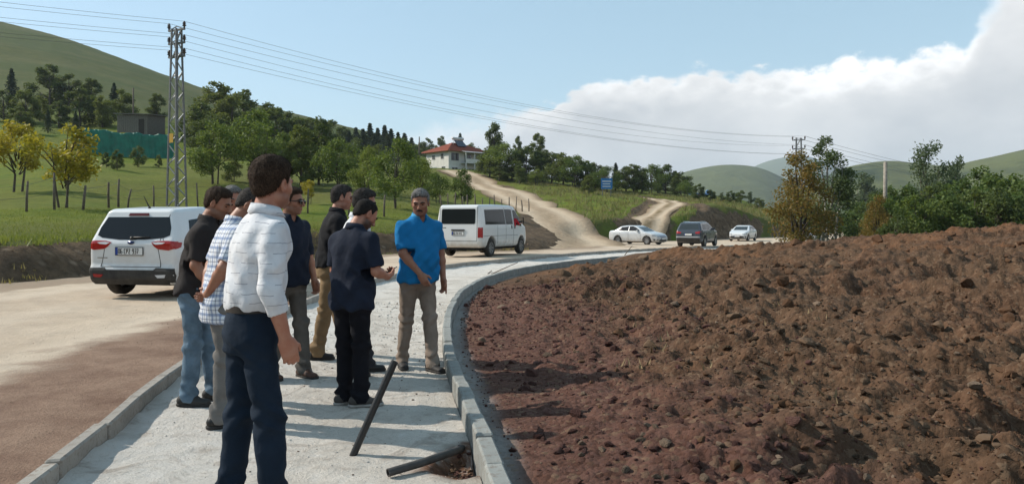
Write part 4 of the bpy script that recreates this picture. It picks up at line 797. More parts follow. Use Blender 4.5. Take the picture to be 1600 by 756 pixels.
# ================================================================ vehicles (local frame: x forward, y left, z up)
def poly_sd(P2, x, z):
    P2 = np.array(P2, float); d = np.full(np.broadcast(x, z).shape, 1e9); ins = np.zeros(d.shape, bool)
    for i in range(len(P2)):
        a = P2[i]; b = P2[(i+1) % len(P2)]; e = b-a; t = np.clip(((x-a[0])*e[0]+(z-a[1])*e[1])/max(e@e, 1e-9), 0, 1)
        d = np.minimum(d, (x-a[0]-t*e[0])**2+(z-a[1]-t*e[1])**2); c = ((a[1] > z) != (b[1] > z)); ins ^= c & (x < (b[0]-a[0])*(z-a[1])/(b[1]-a[1]+1e-12)+a[0])
    return np.where(ins, -1, 1)*np.sqrt(d)
def smax(a, b, k): h = np.maximum(k-np.abs(a-b), 0)/k; return np.maximum(a, b)+h*h*k*.25
class CarBody:
    def __init__(s, prof, width, plan, wheels, k=.09):
        """prof: side outline; width: [(z, half width)]; plan: [(x, factor)]; wheels: [(x, z, r)]"""
        s.prof = prof; s.w = np.array(width); s.pl = np.array(plan); s.wh = wheels; s.k = k; P2 = np.array(prof); s.lo = P2.min(0); s.hi = P2.max(0); s.W = s.w[:, 1].max()
    def sd(s, x, y, z, arches=True, side=None):
        d = poly_sd(s.prof, x, z) if side is None else side
        w = np.interp(z, s.w[:, 0], s.w[:, 1])*np.interp(x, s.pl[:, 0], s.pl[:, 1]); d = smax(d, np.abs(y)-w, s.k)
        if arches:
            for wx, wz, r in s.wh: d = np.maximum(d, -np.maximum(np.hypot(x-wx, z-wz)-r, s.W*.66-np.abs(y)))
        return d
    def mesh(s, name, mt, res=.03):
        g = SDF([s.lo[0]-.1, -s.W-.1, s.lo[1]-.1], [s.hi[0]+.1, s.W+.1, s.hi[1]+.1], res); X, Y, Z = g.grid((slice(None),)*3); side = poly_sd(s.prof, X[:, :, :], Z)
        g.D = s.sd(X, Y, Z, True, side).astype(np.float32); return g.mesh(name, mt)
    def project(s, pts, axis, sign, off):
        """slide points along an axis from outside onto the body, then lift by off"""
        p = np.array(pts, float); ext = {0: 3.5, 1: 1.6, 2: 2.6}[axis]; p[:, axis] = sign*ext if axis != 2 else ext
        for _ in range(60):
            d = s.sd(p[:, 0], p[:, 1], p[:, 2], False); p[:, axis] -= sign*np.clip(d, -.2, .4)*.8
        p[:, axis] += sign*off; return p
    def patch(s, name, poly, axis, sign, off, mt, parent, cell=.06, mirror=False, thick=.012, smooth=True):
        """a panel cut to a 2-D outline and laid on the body; axis 0: (y, z), 1: (x, z), 2: (x, y)"""
        outs = []
        for mm in ((1, -1) if mirror else (1,)):
            bm = bmesh.new(); o = [0, 1, 2]; o.remove(axis); vs = []
            for u, v in poly:
                c = [0, 0, 0]; c[o[0]] = u; c[o[1]] = v
                if axis != 1 and mirror: c[1] *= mm
                vs.append(bm.verts.new(c))
            bm.faces.new(vs); P2 = np.array(poly)
            for q in (0, 1):
                ax_ = o[q]; vals = np.array([v.co[ax_] for v in bm.verts]); 
                for t in np.arange(vals.min()+cell, vals.max()-cell*.3, cell):
                    c = [0, 0, 0]; c[ax_] = t; nn = [0, 0, 0]; nn[ax_] = 1
                    bmesh.ops.bisect_plane(bm, geom=bm.verts[:]+bm.edges[:]+bm.faces[:], plane_co=c, plane_no=nn)
            sg = sign*(mm if axis == 1 and mirror else 1)
            pr = s.project([v.co[:] for v in bm.verts], axis, sg, off)
            for v, c in zip(bm.verts, pr): v.co = c
            r = bmesh.ops.extrude_face_region(bm, geom=bm.faces[:]); nv = [e for e in r['geom'] if isinstance(e, bmesh.types.BMVert)]
            for v in nv: v.co[axis] -= sg*thick
            bmesh.ops.recalc_face_normals(bm, faces=bm.faces); me = bpy.data.meshes.new(name); bm.to_mesh(me); bm.free(); me.materials.append(mt)
            outs.append(obj(name, me, parent))
        return outs
def car_paint(name, col, rough=.28, dust=(.35, .29, .22)):
    if name in MATS: return MATS[name]
    g = NG(name); X, Y, Z = g.sep(); n = g.noise(5, 5, .65); low = g.rng(Z, .95, .25); d = g.math('MULTIPLY', low, g.rng(n, .25, .75, .15, .75)); c = g.mix(d, col, dust)
    g.b.inputs['Coat Weight'].default_value = .5; g.b.inputs['Coat Roughness'].default_value = .06; return g.done(c, g.math('ADD', g.math('MULTIPLY', d, .5), rough), .5)
GLASS = NG('car_glass'); GLASS.done((.010, .012, .014), .08, .28); GLASS = MATS['car_glass']
GLASSB = NG('car_glass_bright'); GLASSB.done((.03, .037, .04), .05, .6); GLASSB = MATS['car_glass_bright']
MTYRE = mat('tyre_rubber', (.022, .020, .019), .9, .35, 12, col2=(.06, .052, .044)); MRIM = mat('wheel_alloy', (.34, .34, .34), .35, .2, 10, metal=.7); MRIMD = mat('wheel_steel', (.22, .215, .21), .5, .25, 10, metal=.3); MPLAS = mat('black_plastic', (.020, .019, .019), .62, .3, 6, col2=(.045, .040, .035)); MUNDER = mat('underbody', (.012, .011, .011), .9)
MRED = mat('tail_light_red', (.32, .010, .010), .15, spec=.6); MCLR = mat('lamp_clear', (.55, .55, .56), .12, spec=.6); MPLATE = mat('plate_white', (.68, .68, .67), .4); MINK = mat('plate_ink', (.02, .02, .02), .5); MPBLUE = mat('plate_blue', (.015, .05, .26), .4); MSEAM = mat('panel_gap', (.02, .02, .02), .8); MCHROME = mat('chrome', (.55, .55, .56), .15, metal=1.0); MBADGE = mat('badge_blue', (.015, .035, .12), .25, metal=.3); MLAMPOFF = mat('head_lamp', (.30, .32, .34), .1, spec=.7)
WHEEL = {}
def wheel(parent, x, y, z, r, wd, side, rim=None, spokes=5):
    key = (r, wd, rim.name if rim else '', spokes)
    if key not in WHEEL:
        ty = MB(); h = wd/2; ty.lathe([(r*.62, -h*.85), (r*.80, -h), (r*.94, -h*.92), (r, -h*.6), (r, h*.6), (r*.94, h*.92), (r*.80, h), (r*.62, h*.85), (r*.62, -h*.85)], 28, 'y')
        tm = ty.mesh('tyre', MTYRE, True); rm = MB(); rm.lathe([(r*.64, -h*.8), (r*.64, h*.90), (r*.58, h*.93), (r*.55, h*.55), (r*.55, h*.1), (0.001, h*.1)], 24, 'y')
        rm.lathe([(.001, h*.62), (r*.16, h*.60), (r*.17, h*.2)], 12, 'y')
        for k in range(spokes):
            t = 2*PI*k/spokes; c, s_ = math.cos(t), math.sin(t); rm.bar((r*.1*c, h*.5, r*.1*s_), (r*.58*c, h*.70, r*.58*s_), r*.17, .03, (0, 1, 0))
        WHEEL[key] = (tm, rm.mesh('rim', rim or MRIM, False), None)
    tm, rm, _ = WHEEL[key]; w = empty('wheel', (x, y, z)); w.parent = parent; w.rotation_euler = (0, 0, 0 if side > 0 else PI); obj('tyre', tm, w); obj('rim', rm, w)
def rounded(x0, x1, z0, z1, r=.04):
    out = []
    for cx, cz, a in ((x1-r, z1-r, 0), (x0+r, z1-r, 90), (x0+r, z0+r, 180), (x1-r, z0+r, 270)):
        for k in range(4): t = math.radians(a+k*30); out.append((cx+r*math.cos(t), cz+r*math.sin(t)))
    return out
# seven-stroke letters good enough for a number plate
GLY = {'0': 'M0,0 0,6 3,6 3,0 0,0', '6': 'M3,6 0,6 0,0 3,0 3,3 0,3', 'C': 'M3,6 0,6 0,0 3,0', 'P': 'M0,0 0,6 3,6 3,3 0,3', 'Z': 'M0,6 3,6 0,0 3,0', '9': 'M0,0 3,0 3,6 0,6 0,3 3,3', '3': 'M0,6 3,6 3,0 0,0 M3,3 .6,3', '7': 'M0,6 3,6 1,0', 'F': 'M0,0 0,6 3,6 M0,3 2.4,3', 'H': 'M0,0 0,6 M3,0 3,6 M0,3 3,3', '4': 'M2.2,0 2.2,6 0,2 3,2', '1': 'M.6,4.6 1.6,6 1.6,0', '5': 'M3,6 0,6 0,3.4 3,3.4 3,0 0,0', ' ': ''}
def number_plate(parent, text, pos, w, h, out_axis, tilt=0.0):
    """a plate facing -x (out_axis -1) or +x"""
    pl = empty('number_plate', pos); pl.parent = parent; pl.rotation_euler = (0, tilt, 0 if out_axis < 0 else PI)
    MB().box(-.008, 0, -w/2-.012, w/2+.012, -h/2-.012, h/2+.012).build('plate_frame', MPLAS, pl); MB().box(-.011, -.002, -w/2, w/2, -h/2, h/2).build('plate_face', MPLATE, pl)
    MB().box(-.013, -.004, w/2-.045, w/2, -h/2, h/2).build('plate_band', MPBLUE, pl)
    m = MB(); n = max(1, len(text)); cw = (w-.085)/n; lh = h*.66; sc = lh/6; y = w/2-.058
    for ch in text:
        for sub in GLY.get(ch, '').split('M'):
            pts = [tuple(map(float, q.split(','))) for q in sub.split()]
            for a, b in zip(pts, pts[1:]): m.bar((-.0125, y-a[0]*cw*.62/3, -lh/2+a[1]*sc), (-.0125, y-b[0]*cw*.62/3, -lh/2+b[1]*sc), .011, .006, (1, 0, 0))
        y -= cw*(1 if ch != ' ' else .62)
    if m.v: m.build('plate_lettering', MINK, pl)
    return pl
def vehicle(name, label, cat, px, d, head, z=None):
    x = (px-CPX)/FPX*d; o = empty(name, (x, d, float(zroad(d)) if z is None else z), PI/2-math.radians(head)); return tag(o, label, cat)   # head: clockwise from straight ahead
def gaps(B, parent, lines, axis, sign, w=.010):
    for pts in lines:
        a, b = np.array(pts[0]), np.array(pts[1]); t = (b-a)/np.linalg.norm(b-a); n = np.array([-t[1], t[0]])*w/2
        for q in B.patch('panel_gap', [a-n, b-n, b+n, a+n], axis, sign, .003, MSEAM, parent, .08, False, .006): pass

def hatchback_suv():
    v = vehicle('white_hatchback', 'white compact hatchback with a black bumper parked beside the left bank', 'car', 196, 12.9, 11)
    # origin at the rear axle line's ground point; rear bumper at x = -.78
    v.location = (float((207-CPX)/FPX*13.0), 13.0, float(zroad(13))); ox = 2.0
    prof = [(-2.0, .25), (-2.07, .36), (-2.07, .52), (-2.03, .62), (-2.03, .80), (-2.035, .98), (-1.98, 1.10), (-1.83, 1.46), (-1.80, 1.56), (-1.72, 1.605), (-1.0, 1.655), (-.1, 1.655), (.42, 1.60), (1.02, 1.13), (1.95, .98), (2.03, .80), (2.05, .45), (1.95, .26), (-1.9, .24)]
    B = CarBody(prof, [(.2, .84), (.45, .875), (.8, .885), (1.05, .87), (1.25, .80), (1.45, .72), (1.6, .66), (1.8, .6)], [(-2.1, .93), (-1.8, .985), (-1.0, 1), (1.2, 1), (1.7, .95), (2.05, .84)], [(-1.30, .33, .40), (1.22, .33, .40)], .10)
    root = v; mid = 2.03
    PW = car_paint('paint_white', (.66, .67, .68)); me = B.mesh('body', PW, .026); b = obj('body', me, root)
    kids = []
    B.patch('bumper', [(-.80, .25), (.80, .25), (.83, .42), (.82, .545), (.50, .555), (.46, .515), (-.46, .515), (-.50, .555), (-.82, .545), (-.83, .42)], 0, -1, .018, MPLAS, root, .05, False, .05)
    B.patch('rear_window', [(-.70, 1.13), (-.60, 1.085), (-.25, 1.05), (.25, 1.05), (.60, 1.085), (.70, 1.13), (.685, 1.26), (.60, 1.455), (-.60, 1.455), (-.685, 1.26)], 0, -1, .006, GLASS, root, .05)
    for s in (-1, 1):
        B.patch('tail_light', [(s*.39, 1.005), (s*.50, 1.03), (s*.70, 1.035), (s*.835, 1.02), (s*.84, .90), (s*.72, .865), (s*.52, .885), (s*.45, .93)][::s], 0, -1, .012, MRED, root, .04, False, .03)
        B.patch('light_strip', [(s*.41, .998), (s*.52, 1.012), (s*.66, 1.0), (s*.60, .975), (s*.48, .965)][::s], 0, -1, .017, MCLR, root, .05, False, .01)
        B.patch('reflector', [(s*.50, .43), (s*.70, .44), (s*.68, .385), (s*.55, .38)][::s], 0, -1, .028, MRED if s > 0 else MCLR, root, .06, False, .02)
        B.patch('tail_light_side', [(-2.0, 1.015), (-1.86, 1.0), (-1.89, .92), (-2.0, .885)], 1, s, .008, MRED, root, .05)
        B.patch('side_window', [(-1.62, 1.12), (-1.50, 1.40), (-1.05, 1.45), (-.98, 1.12)], 1, s, .005, GLASS, root, .07); B.patch('side_window', [(-.90, 1.11), (-.94, 1.46), (-.25, 1.50), (-.22, 1.10)], 1, s, .005, GLASS, root, .07); B.patch('side_window', [(-.14, 1.10), (-.16, 1.50), (.30, 1.45), (.75, 1.14), (.72, 1.09)], 1, s, .005, GLASS, root, .07)
        B.patch('sill', [(-.90, .28), (-.90, .44), (.82, .44), (.82, .28)], 1, s, .010, MPLAS, root, .1)
        gaps(B, root, [((-.96, .48), (-.96, 1.48)), ((-.17, .45), (-.17, 1.52)), ((.76, .5), (.80, 1.08))], 1, s)
        m = MB().box(-.04, .08, .0, .18, 0, .12); mo = m.build('wing_mirror', PW, root); mo.location = (.62, s*.86 if s > 0 else -.86-.18, 1.10)
        B.patch('door_handle', [(-.85, .95), (-.70, .95), (-.70, .98), (-.85, .98)], 1, s, .022, PW, root, .1); B.patch('wheel_arch_trim', [(-1.30+.46*math.cos(t), .33+.46*math.sin(t)) for t in np.linspace(0.05, PI-.05, 14)]+[(-1.30+.395*math.cos(t), .33+.395*math.sin(t)) for t in np.linspace(PI-.05, .05, 14)], 1, s, .012, MPLAS, root, .2)
    B.patch('windscreen', [(-.62, 1.15), (.62, 1.15), (.54, 1.54), (-.54, 1.54)], 0, 1, .006, GLASS, root, .08)
    gaps(B, root, [((-.58, .57), (-.52, .88)), ((.58, .57), (.52, .88)), ((-.58, .57), (.58, .57))], 0, -1); gaps(B, root, [((-.54, 1.04), (-.60, 1.50)), ((-.60, 1.04), (-.58, 1.08))], 0, -1)
    # high brake light, wiper, badge, handle, roof rails, aerial
    B.patch('brake_light', [(-.20, 1.475), (.20, 1.475), (.18, 1.525), (-.18, 1.525)], 0, -1, .016, mat('brake_light_dark', (.10, .012, .012), .2), root, .1, False, .03)
    pw = B.project([(0, -.02, 1.06), (0, .0, 1.09), (0, -.34, 1.10)], 0, -1, .03); MB().tube([pw[0], pw[1]], .035, 10).tube([pw[1], pw[2]], [.016, .008], 6).build('wiper', MPLAS, root, True)
    pb = B.project([(0, 0, 1.0)], 0, -1, .008)[0]; bm = MB(); bm.lathe([(.001, .0), (.062, .0), (.066, -.010), (.001, -.010)], 20, 'x'); bo = bm.build('badge', MBADGE, root, True); bo.location = pb; bo.scale = (1, 1, .48)
    pr = B.project([(0, .02, .835)], 0, -1, .012)[0]; number_plate(root, '06 CPZ 937', (pr[0], .03, .845), .52, .125, -1)
    B.patch('model_lettering', [(.46, .72), (.66, .72), (.66, .732), (.46, .732)], 0, -1, .005, MCHROME, root, .1)
    pa = B.project([(-1.55, 0, 0)], 2, 1, 0)[0]; MB().tube([pa, pa+[-.02, 0, .03], pa+[-.16, 0, .22]], [.03, .014, .005], 6).build('aerial', MPLAS, root, True)
    MB().box(-1.75, 1.7, -.62, .62, .22, .42).build('underbody', MUNDER, root)
    for x in (-1.30, 1.22):
        for s in (-1, 1): wheel(root, x, s*.755, .325, .325, .205, s, MRIM, 5)
    # shift so that the rear bumper stands at the empty
    for c in root.children: c.location.x += ox
    root.scale = (1, 1.0, .965)
hatchback_suv()

def minibus():
    v = vehicle('white_minibus', 'white minibus with dark windows and the driver leaning out, on the road', 'minibus', 716, 28.6, 24)
    prof = [(-2.42, .42), (-2.44, .62), (-2.42, 1.0), (-2.36, 1.9), (-2.26, 1.985), (-1.0, 2.02), (.55, 2.01), (.88, 1.96), (1.42, 1.36), (2.02, 1.12), (2.28, .92), (2.33, .6), (2.30, .34), (-2.3, .36)]
    B = CarBody(prof, [(.3, .92), (.6, .975), (1.1, .975), (1.35, .95), (1.9, .86), (2.1, .8)], [(-2.45, .97), (-2.2, 1), (1.2, 1), (1.9, .95), (2.35, .80)], [(-1.46, .36, .42), (1.46, .36, .42)], .10)
    PW = car_paint('paint_van_white', (.64, .65, .65), .35); r = v; obj('body', B.mesh('body', PW, .032), r)
    B.patch('rear_window', rounded(-.72, .72, 1.26, 1.83, .06), 0, -1, .008, GLASS, r, .08); B.patch('bumper', [(-.93, .40), (.93, .40), (.94, .60), (-.94, .60)], 0, -1, .02, PW, r, .1, False, .05)
    B.patch('plate_garnish', [(-.28, 1.0), (.28, 1.0), (.28, 1.055), (-.28, 1.055)], 0, -1, .03, MPLAS, r, .1, False, .04); pr = B.project([(0, 0, .90)], 0, -1, .012)[0]; number_plate(r, '06 FH 415', (pr[0], 0, .90), .50, .12, -1)
    gaps(B, r, [((-.80, .62), (.80, .62)), ((-.80, .62), (-.80, 1.93)), ((.80, .62), (.80, 1.93))], 0, -1, .014); B.patch('lettering', [(.52, 1.10), (.78, 1.10), (.78, 1.125), (.52, 1.125)], 0, -1, .006, MCHROME, r, .1)
    for s in (-1, 1):
        B.patch('tail_light', [(s*.84, .74), (s*.93, .74), (s*.93, 1.13), (s*.84, 1.13)][::s], 0, -1, .012, MRED, r, .08, False, .04); B.patch('tail_light_side', [(-2.40, .74), (-2.27, .74), (-2.27, 1.13), (-2.40, 1.13)], 1, s, .012, MRED, r, .08)
        B.patch('side_window', [(-2.02, 1.24), (-1.98, 1.80), (-.22, 1.84), (-.20, 1.24)], 1, s, .008, GLASS, r, .1); B.patch('side_window', [(-.12, 1.24), (-.14, 1.84), (.50, 1.84), (.52, 1.24)], 1, s, .008, GLASS, r, .1)
        B.patch('door_window', [(.66, 1.22), (.64, 1.82), (.86, 1.82), (1.42, 1.28), (1.40, 1.16)], 1, s, .008, GLASS, r, .1)
        gaps(B, r, [((-.16, .5), (-.16, 1.9)), ((.58, .45), (.58, 1.92)), ((-.95, .5), (-.95, 1.2)), ((-2.2, .80), (1.0, .80))], 1, s, .012); B.patch('door_handle', [(.36, 1.06), (.44, 1.06), (.44, 1.20), (.36, 1.20)], 1, s, .014, MPLAS, r, .1); B.patch('door_handle', [(.66, 1.06), (.74, 1.06), (.74, 1.20), (.66, 1.20)], 1, s, .014, MPLAS, r, .1)
        m = MB().box(1.28, 1.40, s*1.02-.06, s*1.02+.12*s+.06, 1.24, 1.52); m.bar((1.34, s*.88, 1.3), (1.34, s*1.04, 1.36), .05); m.build('wing_mirror', MPLAS, r)
        for x in (-1.46, 1.46): wheel(r, x, s*.85, .34, .34, .21, s, MRIMD, 6)
    B.patch('windscreen', [(-.74, 1.42), (.74, 1.42), (.66, 1.90), (-.66, 1.90)], 0, 1, .006, GLASS, r, .1)
    MB().box(-2.2, 2.1, -.7, .7, .26, .5).tube([(-1.9, .3, .30), (-1.2, .3, .26)], .07, 8).bar((-1.46, -.8, .34), (-1.46, .8, .34), .09).build('underbody', MUNDER, r)
    for c in r.children: c.location.x += 2.4
    # the driver: leaning out of the right front window
    q = SDF([-.3, -.3, -.1], [.3, .4, .75], .016); q.loft([(0, 0, 0, .19, .12), (.28, 0, 0, .21, .13), (.36, 0, 0, .12, .09)], .02); q.cone((.18, 0, .30), (.22, .24, .12), .055, .05, .03)
    q.cone((-.18, 0, .30), (-.22, .1, .08), .055, .05, .03)
    wp = Matrix.Translation(v.location) @ Matrix.Rotation(v.rotation_euler[2], 4, 'Z') @ Vector((3.15, -.80, 1.13)); p = empty('person', wp, v.rotation_euler[2]-PI/2); tag(p, 'driver in a red top leaning out of the minibus window', 'person')
    obj('shirt', q.mesh('shirt', cloth_mat('cloth_red', (.42, .022, .035))), p); b = SDF([-.3, -.3, .3], [.35, .6, .8], .012); b.ell((0, .02, .54), (.078, .10, .118), .02); b.cone((0, 0, .34), (0, .01, .48), .055, .052, .03); b.cone((.22, .24, .12), (.24, .48, .15), .042, .03, .01)
    b2 = SDF([-.3, -.3, .0], [.35, .65, .8], .010); b2.loft([(.1, 0, 0, .12, .08), (.3, 0, 0, .12, .08)], .02); b2.ell((0, .02, .54), (.078, .10, .118), .02); b2.cone((0, 0, .28), (0, .01, .48), .055, .052, .03); b2.cone((.16, 0, .28), (.22, .24, .12), .045, .04, .02); b2.cone((.22, .24, .12), (.24, .46, .15), .04, .028, .01); b2.ell((.245, .52, .155), (.045, .06, .022), .01); obj('body', b2.mesh('body', SK[2]), p)
    h = SDF([-.2, -.2, .4], [.2, .25, .8], .01); h.ell((0, .0, .565), (.086, .108, .11), .01); X, Y, Z = h.grid((slice(None),)*3); h.D[:] = np.maximum(h.D, np.broadcast_to(.56+(Y-.0)*.8-Z, h.D.shape)); obj('hair', h.mesh('hair', HK), p)
minibus()

def sedan(label, px, d, head, paint, pname, group=None, front_dark=False, rim=None):
    v = vehicle(pname, label, 'car', px, d, head)
    prof = [(-2.26, .40), (-2.28, .62), (-2.24, .95), (-2.12, 1.06), (-1.72, 1.09), (-1.15, 1.40), (-.55, 1.475), (.05, 1.46), (.40, 1.36), (1.10, 1.00), (1.95, .84), (2.22, .66), (2.27, .42), (2.18, .22), (-2.15, .24)]
    B = CarBody(prof, [(.2, .84), (.5, .88), (.85, .88), (1.0, .85), (1.25, .72), (1.5, .60)], [(-2.3, .84), (-1.8, .96), (-1, 1), (1.2, 1), (1.75, .94), (2.28, .76)], [(-1.32, .32, .385), (1.35, .32, .385)], .11); r = v
    obj('body', B.mesh('body', paint, .034), r)
    for s in (-1, 1):
        B.patch('side_window', [(-1.35, 1.07), (-1.05, 1.32), (-.38, 1.40), (-.36, 1.05)], 1, s, .008, GLASS, r, .12); B.patch('side_window', [(-.28, 1.05), (-.30, 1.405), (.02, 1.40), (.32, 1.30), (.78, 1.05)], 1, s, .008, GLASS, r, .12)
        gaps(B, r, [((-.32, .35), (-.32, 1.05)), ((.80, .40), (.80, 1.02)), ((-1.15, .95), (-1.05, .55))], 1, s, .014); B.patch('sill', [(-.9, .23), (-.9, .33), (.9, .33), (.9, .23)], 1, s, .008, MPLAS if front_dark else paint, r, .2)
        B.patch('head_light', [(s*.45, .70), (s*.80, .78), (s*.82, .66), (s*.50, .60)][::s], 0, 1, .012, MLAMPOFF, r, .08, False, .03); B.patch('tail_light', [(s*.40, .96), (s*.78, .94), (s*.76, .80), (s*.45, .82)][::s], 0, -1, .012, MRED, r, .1, False, .03)
        B.patch('fog_lamp', [(s*.62, .42), (s*.78, .46), (s*.76, .34), (s*.60, .34)][::s], 0, 1, .010, MPLAS, r, .1); m = MB().box(.48, .60, s*.90-.08, s*.90+.08, 1.0, 1.12); m.build('wing_mirror', paint, r)
        B.patch('door_handle', [(-.55, .93), (-.40, .93), (-.40, .955), (-.55, .955)], 1, s, .018, paint, r, .1)
        for x in (-1.32, 1.35): wheel(r, x, s*.77, .31, .31, .20, s, rim or MRIM, 8)
    B.patch('windscreen', [(-.66, 1.03), (.66, 1.03), (.54, 1.40), (-.54, 1.40)], 0, 1, .006, GLASSB, r, .08); B.patch('rear_window', [(-.60, 1.12), (.60, 1.12), (.50, 1.38), (-.50, 1.38)], 0, -1, .006, GLASS, r, .08)
    B.patch('grille', [(-.42, .58), (.42, .58), (.40, .72), (-.40, .72)] if not front_dark else [(-.68, .30), (.68, .30), (.58, .50), (-.58, .50)], 0, 1, .010, MPLAS if front_dark else mat('grille_blue', (.03, .06, .16), .3), r, .1); B.patch('bumper_intake', [(-.5, .28), (.5, .28), (.46, .40), (-.46, .40)], 0, 1, .014, MPLAS, r, .1)
    pr = B.project([(0, 0, .46)], 0, 1, .03)[0]; number_plate(r, '', (pr[0], 0, .47), .50, .11, 1); MB().box(-2.0, 2.0, -.6, .6, .17, .36).build('underbody', MUNDER, r)
    if group: r['group'] = group
    return r
SILVER = car_paint('paint_silver', (.52, .54, .56), .26); WH2 = car_paint('paint_pearl', (.68, .69, .70), .25)
sedan('silver saloon car waiting at the mouth of the dirt road', 997, 58.5, 134, SILVER, 'silver_saloon')
sedan('white saloon car coming towards the camera below the earth cut', 1161, 72, 211, WH2, 'white_saloon', front_dark=True)
def suv():
    v = vehicle('grey_suv', 'dark grey sport utility car driving away on the road', 'car', 1090, 51.5, 30)
    prof = [(-2.15, .42), (-2.20, .60), (-2.17, .95), (-2.08, 1.10), (-1.82, 1.50), (-1.74, 1.60), (-1.2, 1.66), (-.2, 1.66), (.32, 1.58), (1.0, 1.15), (1.95, 1.02), (2.18, .85), (2.22, .5), (2.1, .30), (-2.0, .30)]
    B = CarBody(prof, [(.25, .87), (.5, .91), (.9, .91), (1.1, .88), (1.35, .78), (1.65, .64)], [(-2.25, .88), (-1.8, .97), (-1, 1), (1.2, 1), (1.75, .95), (2.25, .8)], [(-1.33, .36, .43), (1.32, .36, .43)], .11); r = v
    PG = car_paint('paint_graphite', (.042, .050, .066), .25, (.11, .11, .115)); obj('body', B.mesh('body', PG, .034), r)
    B.patch('rear_window', [(-.66, 1.16), (.66, 1.16), (.56, 1.50), (-.56, 1.50)], 0, -1, .006, GLASSB, r, .08); B.patch('windscreen', [(-.64, 1.2), (.64, 1.2), (.54, 1.54), (-.54, 1.54)], 0, 1, .006, GLASSB, r, .1)
    B.patch('bumper', [(-.82, .34), (.82, .34), (.84, .60), (-.84, .60)], 0, -1, .02, MPLAS, r, .1, False, .05); B.patch('bumper_trim', [(-.80, .62), (.80, .62), (.80, .70), (-.80, .70)], 0, -1, .03, mat('silver_trim', (.35, .35, .36), .3), r, .1)
    pr = B.project([(0, 0, .80)], 0, -1, .02)[0]; number_plate(r, '', (pr[0], 0, .82), .50, .12, -1)
    for s in (-1, 1):
        B.patch('tail_light', [(s*.46, .98), (s*.82, 1.06), (s*.84, .88), (s*.50, .88)][::s], 0, -1, .012, MRED, r, .08, False, .03); B.patch('side_window', [(-1.62, 1.16), (-1.45, 1.46), (-.40, 1.52), (-.38, 1.12)], 1, s, .008, GLASS, r, .12); B.patch('side_window', [(-.30, 1.12), (-.32, 1.52), (.20, 1.50), (.78, 1.14)], 1, s, .008, GLASS, r, .12)
        gaps(B, r, [((-.34, .45), (-.34, 1.1)), ((.80, .45), (.80, 1.1))], 1, s, .014); m = MB().box(.55, .68, s*.93-.09, s*.93+.09, 1.1, 1.24); m.build('wing_mirror', PG, r)
        pts = B.project([(x, s*.56, 0) for x in np.linspace(-1.4, .2, 7)], 2, 1, .03); MB().tube(pts, .018, 6).build('roof_rail', mat('silver_trim', (.35, .35, .36)), r, True)
        for x in (-1.33, 1.32): wheel(r, x, s*.80, .35, .35, .22, s, MRIM, 5)
    MB().box(-1.9, 1.9, -.6, .6, .22, .42).build('underbody', MUNDER, r)
suv()
def far_vehicles():
    o = sedan('silver car standing behind the russet tree by the kerb', 1272, 68, 215, car_paint('paint_grey', (.42, .43, .44), .3), 'parked_saloon')
    # small pick-up truck far down the road
    v = vehicle('pickup_truck', 'tiny white pick-up truck far down the road between the trees', 'truck', 1353, 172, 200); PW = MATS['paint_van_white']
    prof = [(-2.4, .5), (-2.4, 1.05), (-.6, 1.05), (-.55, 1.05), (-.4, 1.75), (.5, 1.78), (1.1, 1.15), (2.3, 1.0), (2.4, .5), (2.3, .4), (-2.3, .4)]
    B = CarBody(prof, [(.3, .85), (1.1, .88), (1.75, .7)], [(-2.4, .97), (1.5, 1), (2.4, .86)], [(-1.5, .38, .45), (1.5, .38, .45)], .1); obj('body', B.mesh('body', PW, .05), v); B.patch('windscreen', [(-.66, 1.22), (.66, 1.22), (.58, 1.66), (-.58, 1.66)], 0, 1, .01, GLASS, v, .15); B.patch('grille', [(-.5, .6), (.5, .6), (.5, .85), (-.5, .85)], 0, 1, .02, MPLAS, v, .2)
    for s in (-1, 1):
        B.patch('side_window', [(-.35, 1.15), (-.3, 1.65), (.45, 1.65), (.95, 1.15)], 1, s, .01, GLASS, v, .2); B.patch('head_light', [(s*.55, .75), (s*.8, .78), (s*.8, .9), (s*.55, .9)][::s], 0, 1, .02, MLAMPOFF, v, .2)
        for x in (-1.5, 1.5): wheel(v, x, s*.75, .38, .38, .24, s, MRIMD, 5)
    MB().box(-2.1, 2.1, -.6, .6, .3, .55).build('underbody', MUNDER, v)
far_vehicles()
# ================================================================ trees and bushes
def leaf_mat(name, c1, c2, back=.38):
    c1 = tuple(v*1.22 for v in c1); c2 = tuple(v*1.22 for v in c2)
    g = NG(name); i = g.N.new('ShaderNodeObjectInfo'); r = g.attr('rnd'); c = g.mix(r, c1, c2); c = g.mix(g.rng(i.outputs['Random'], .5, 1.0, 0, .5), c, (c1[0]*.6, c1[1]*.75, c1[2]*.9)); c = g.mix(g.rng(i.outputs['Random'], .5, .0, 0, .45), c, (c2[0]*1.5, c2[1]*1.25, c2[2]*.9))
    g.done(c, .6, .25); tr = g.N.new('ShaderNodeBsdfTranslucent'); g.L.new(g.mix(.25, c, (.30, .34, .03)), tr.inputs[0]); mx = g.N.new('ShaderNodeMixShader'); mx.inputs[0].default_value = back
    out = [n for n in g.N if n.type == 'OUTPUT_MATERIAL'][0]; g.L.new(g.b.outputs[0], mx.inputs[1]); g.L.new(tr.outputs[0], mx.inputs[2]); g.L.new(mx.outputs[0], out.inputs[0]); return g.m
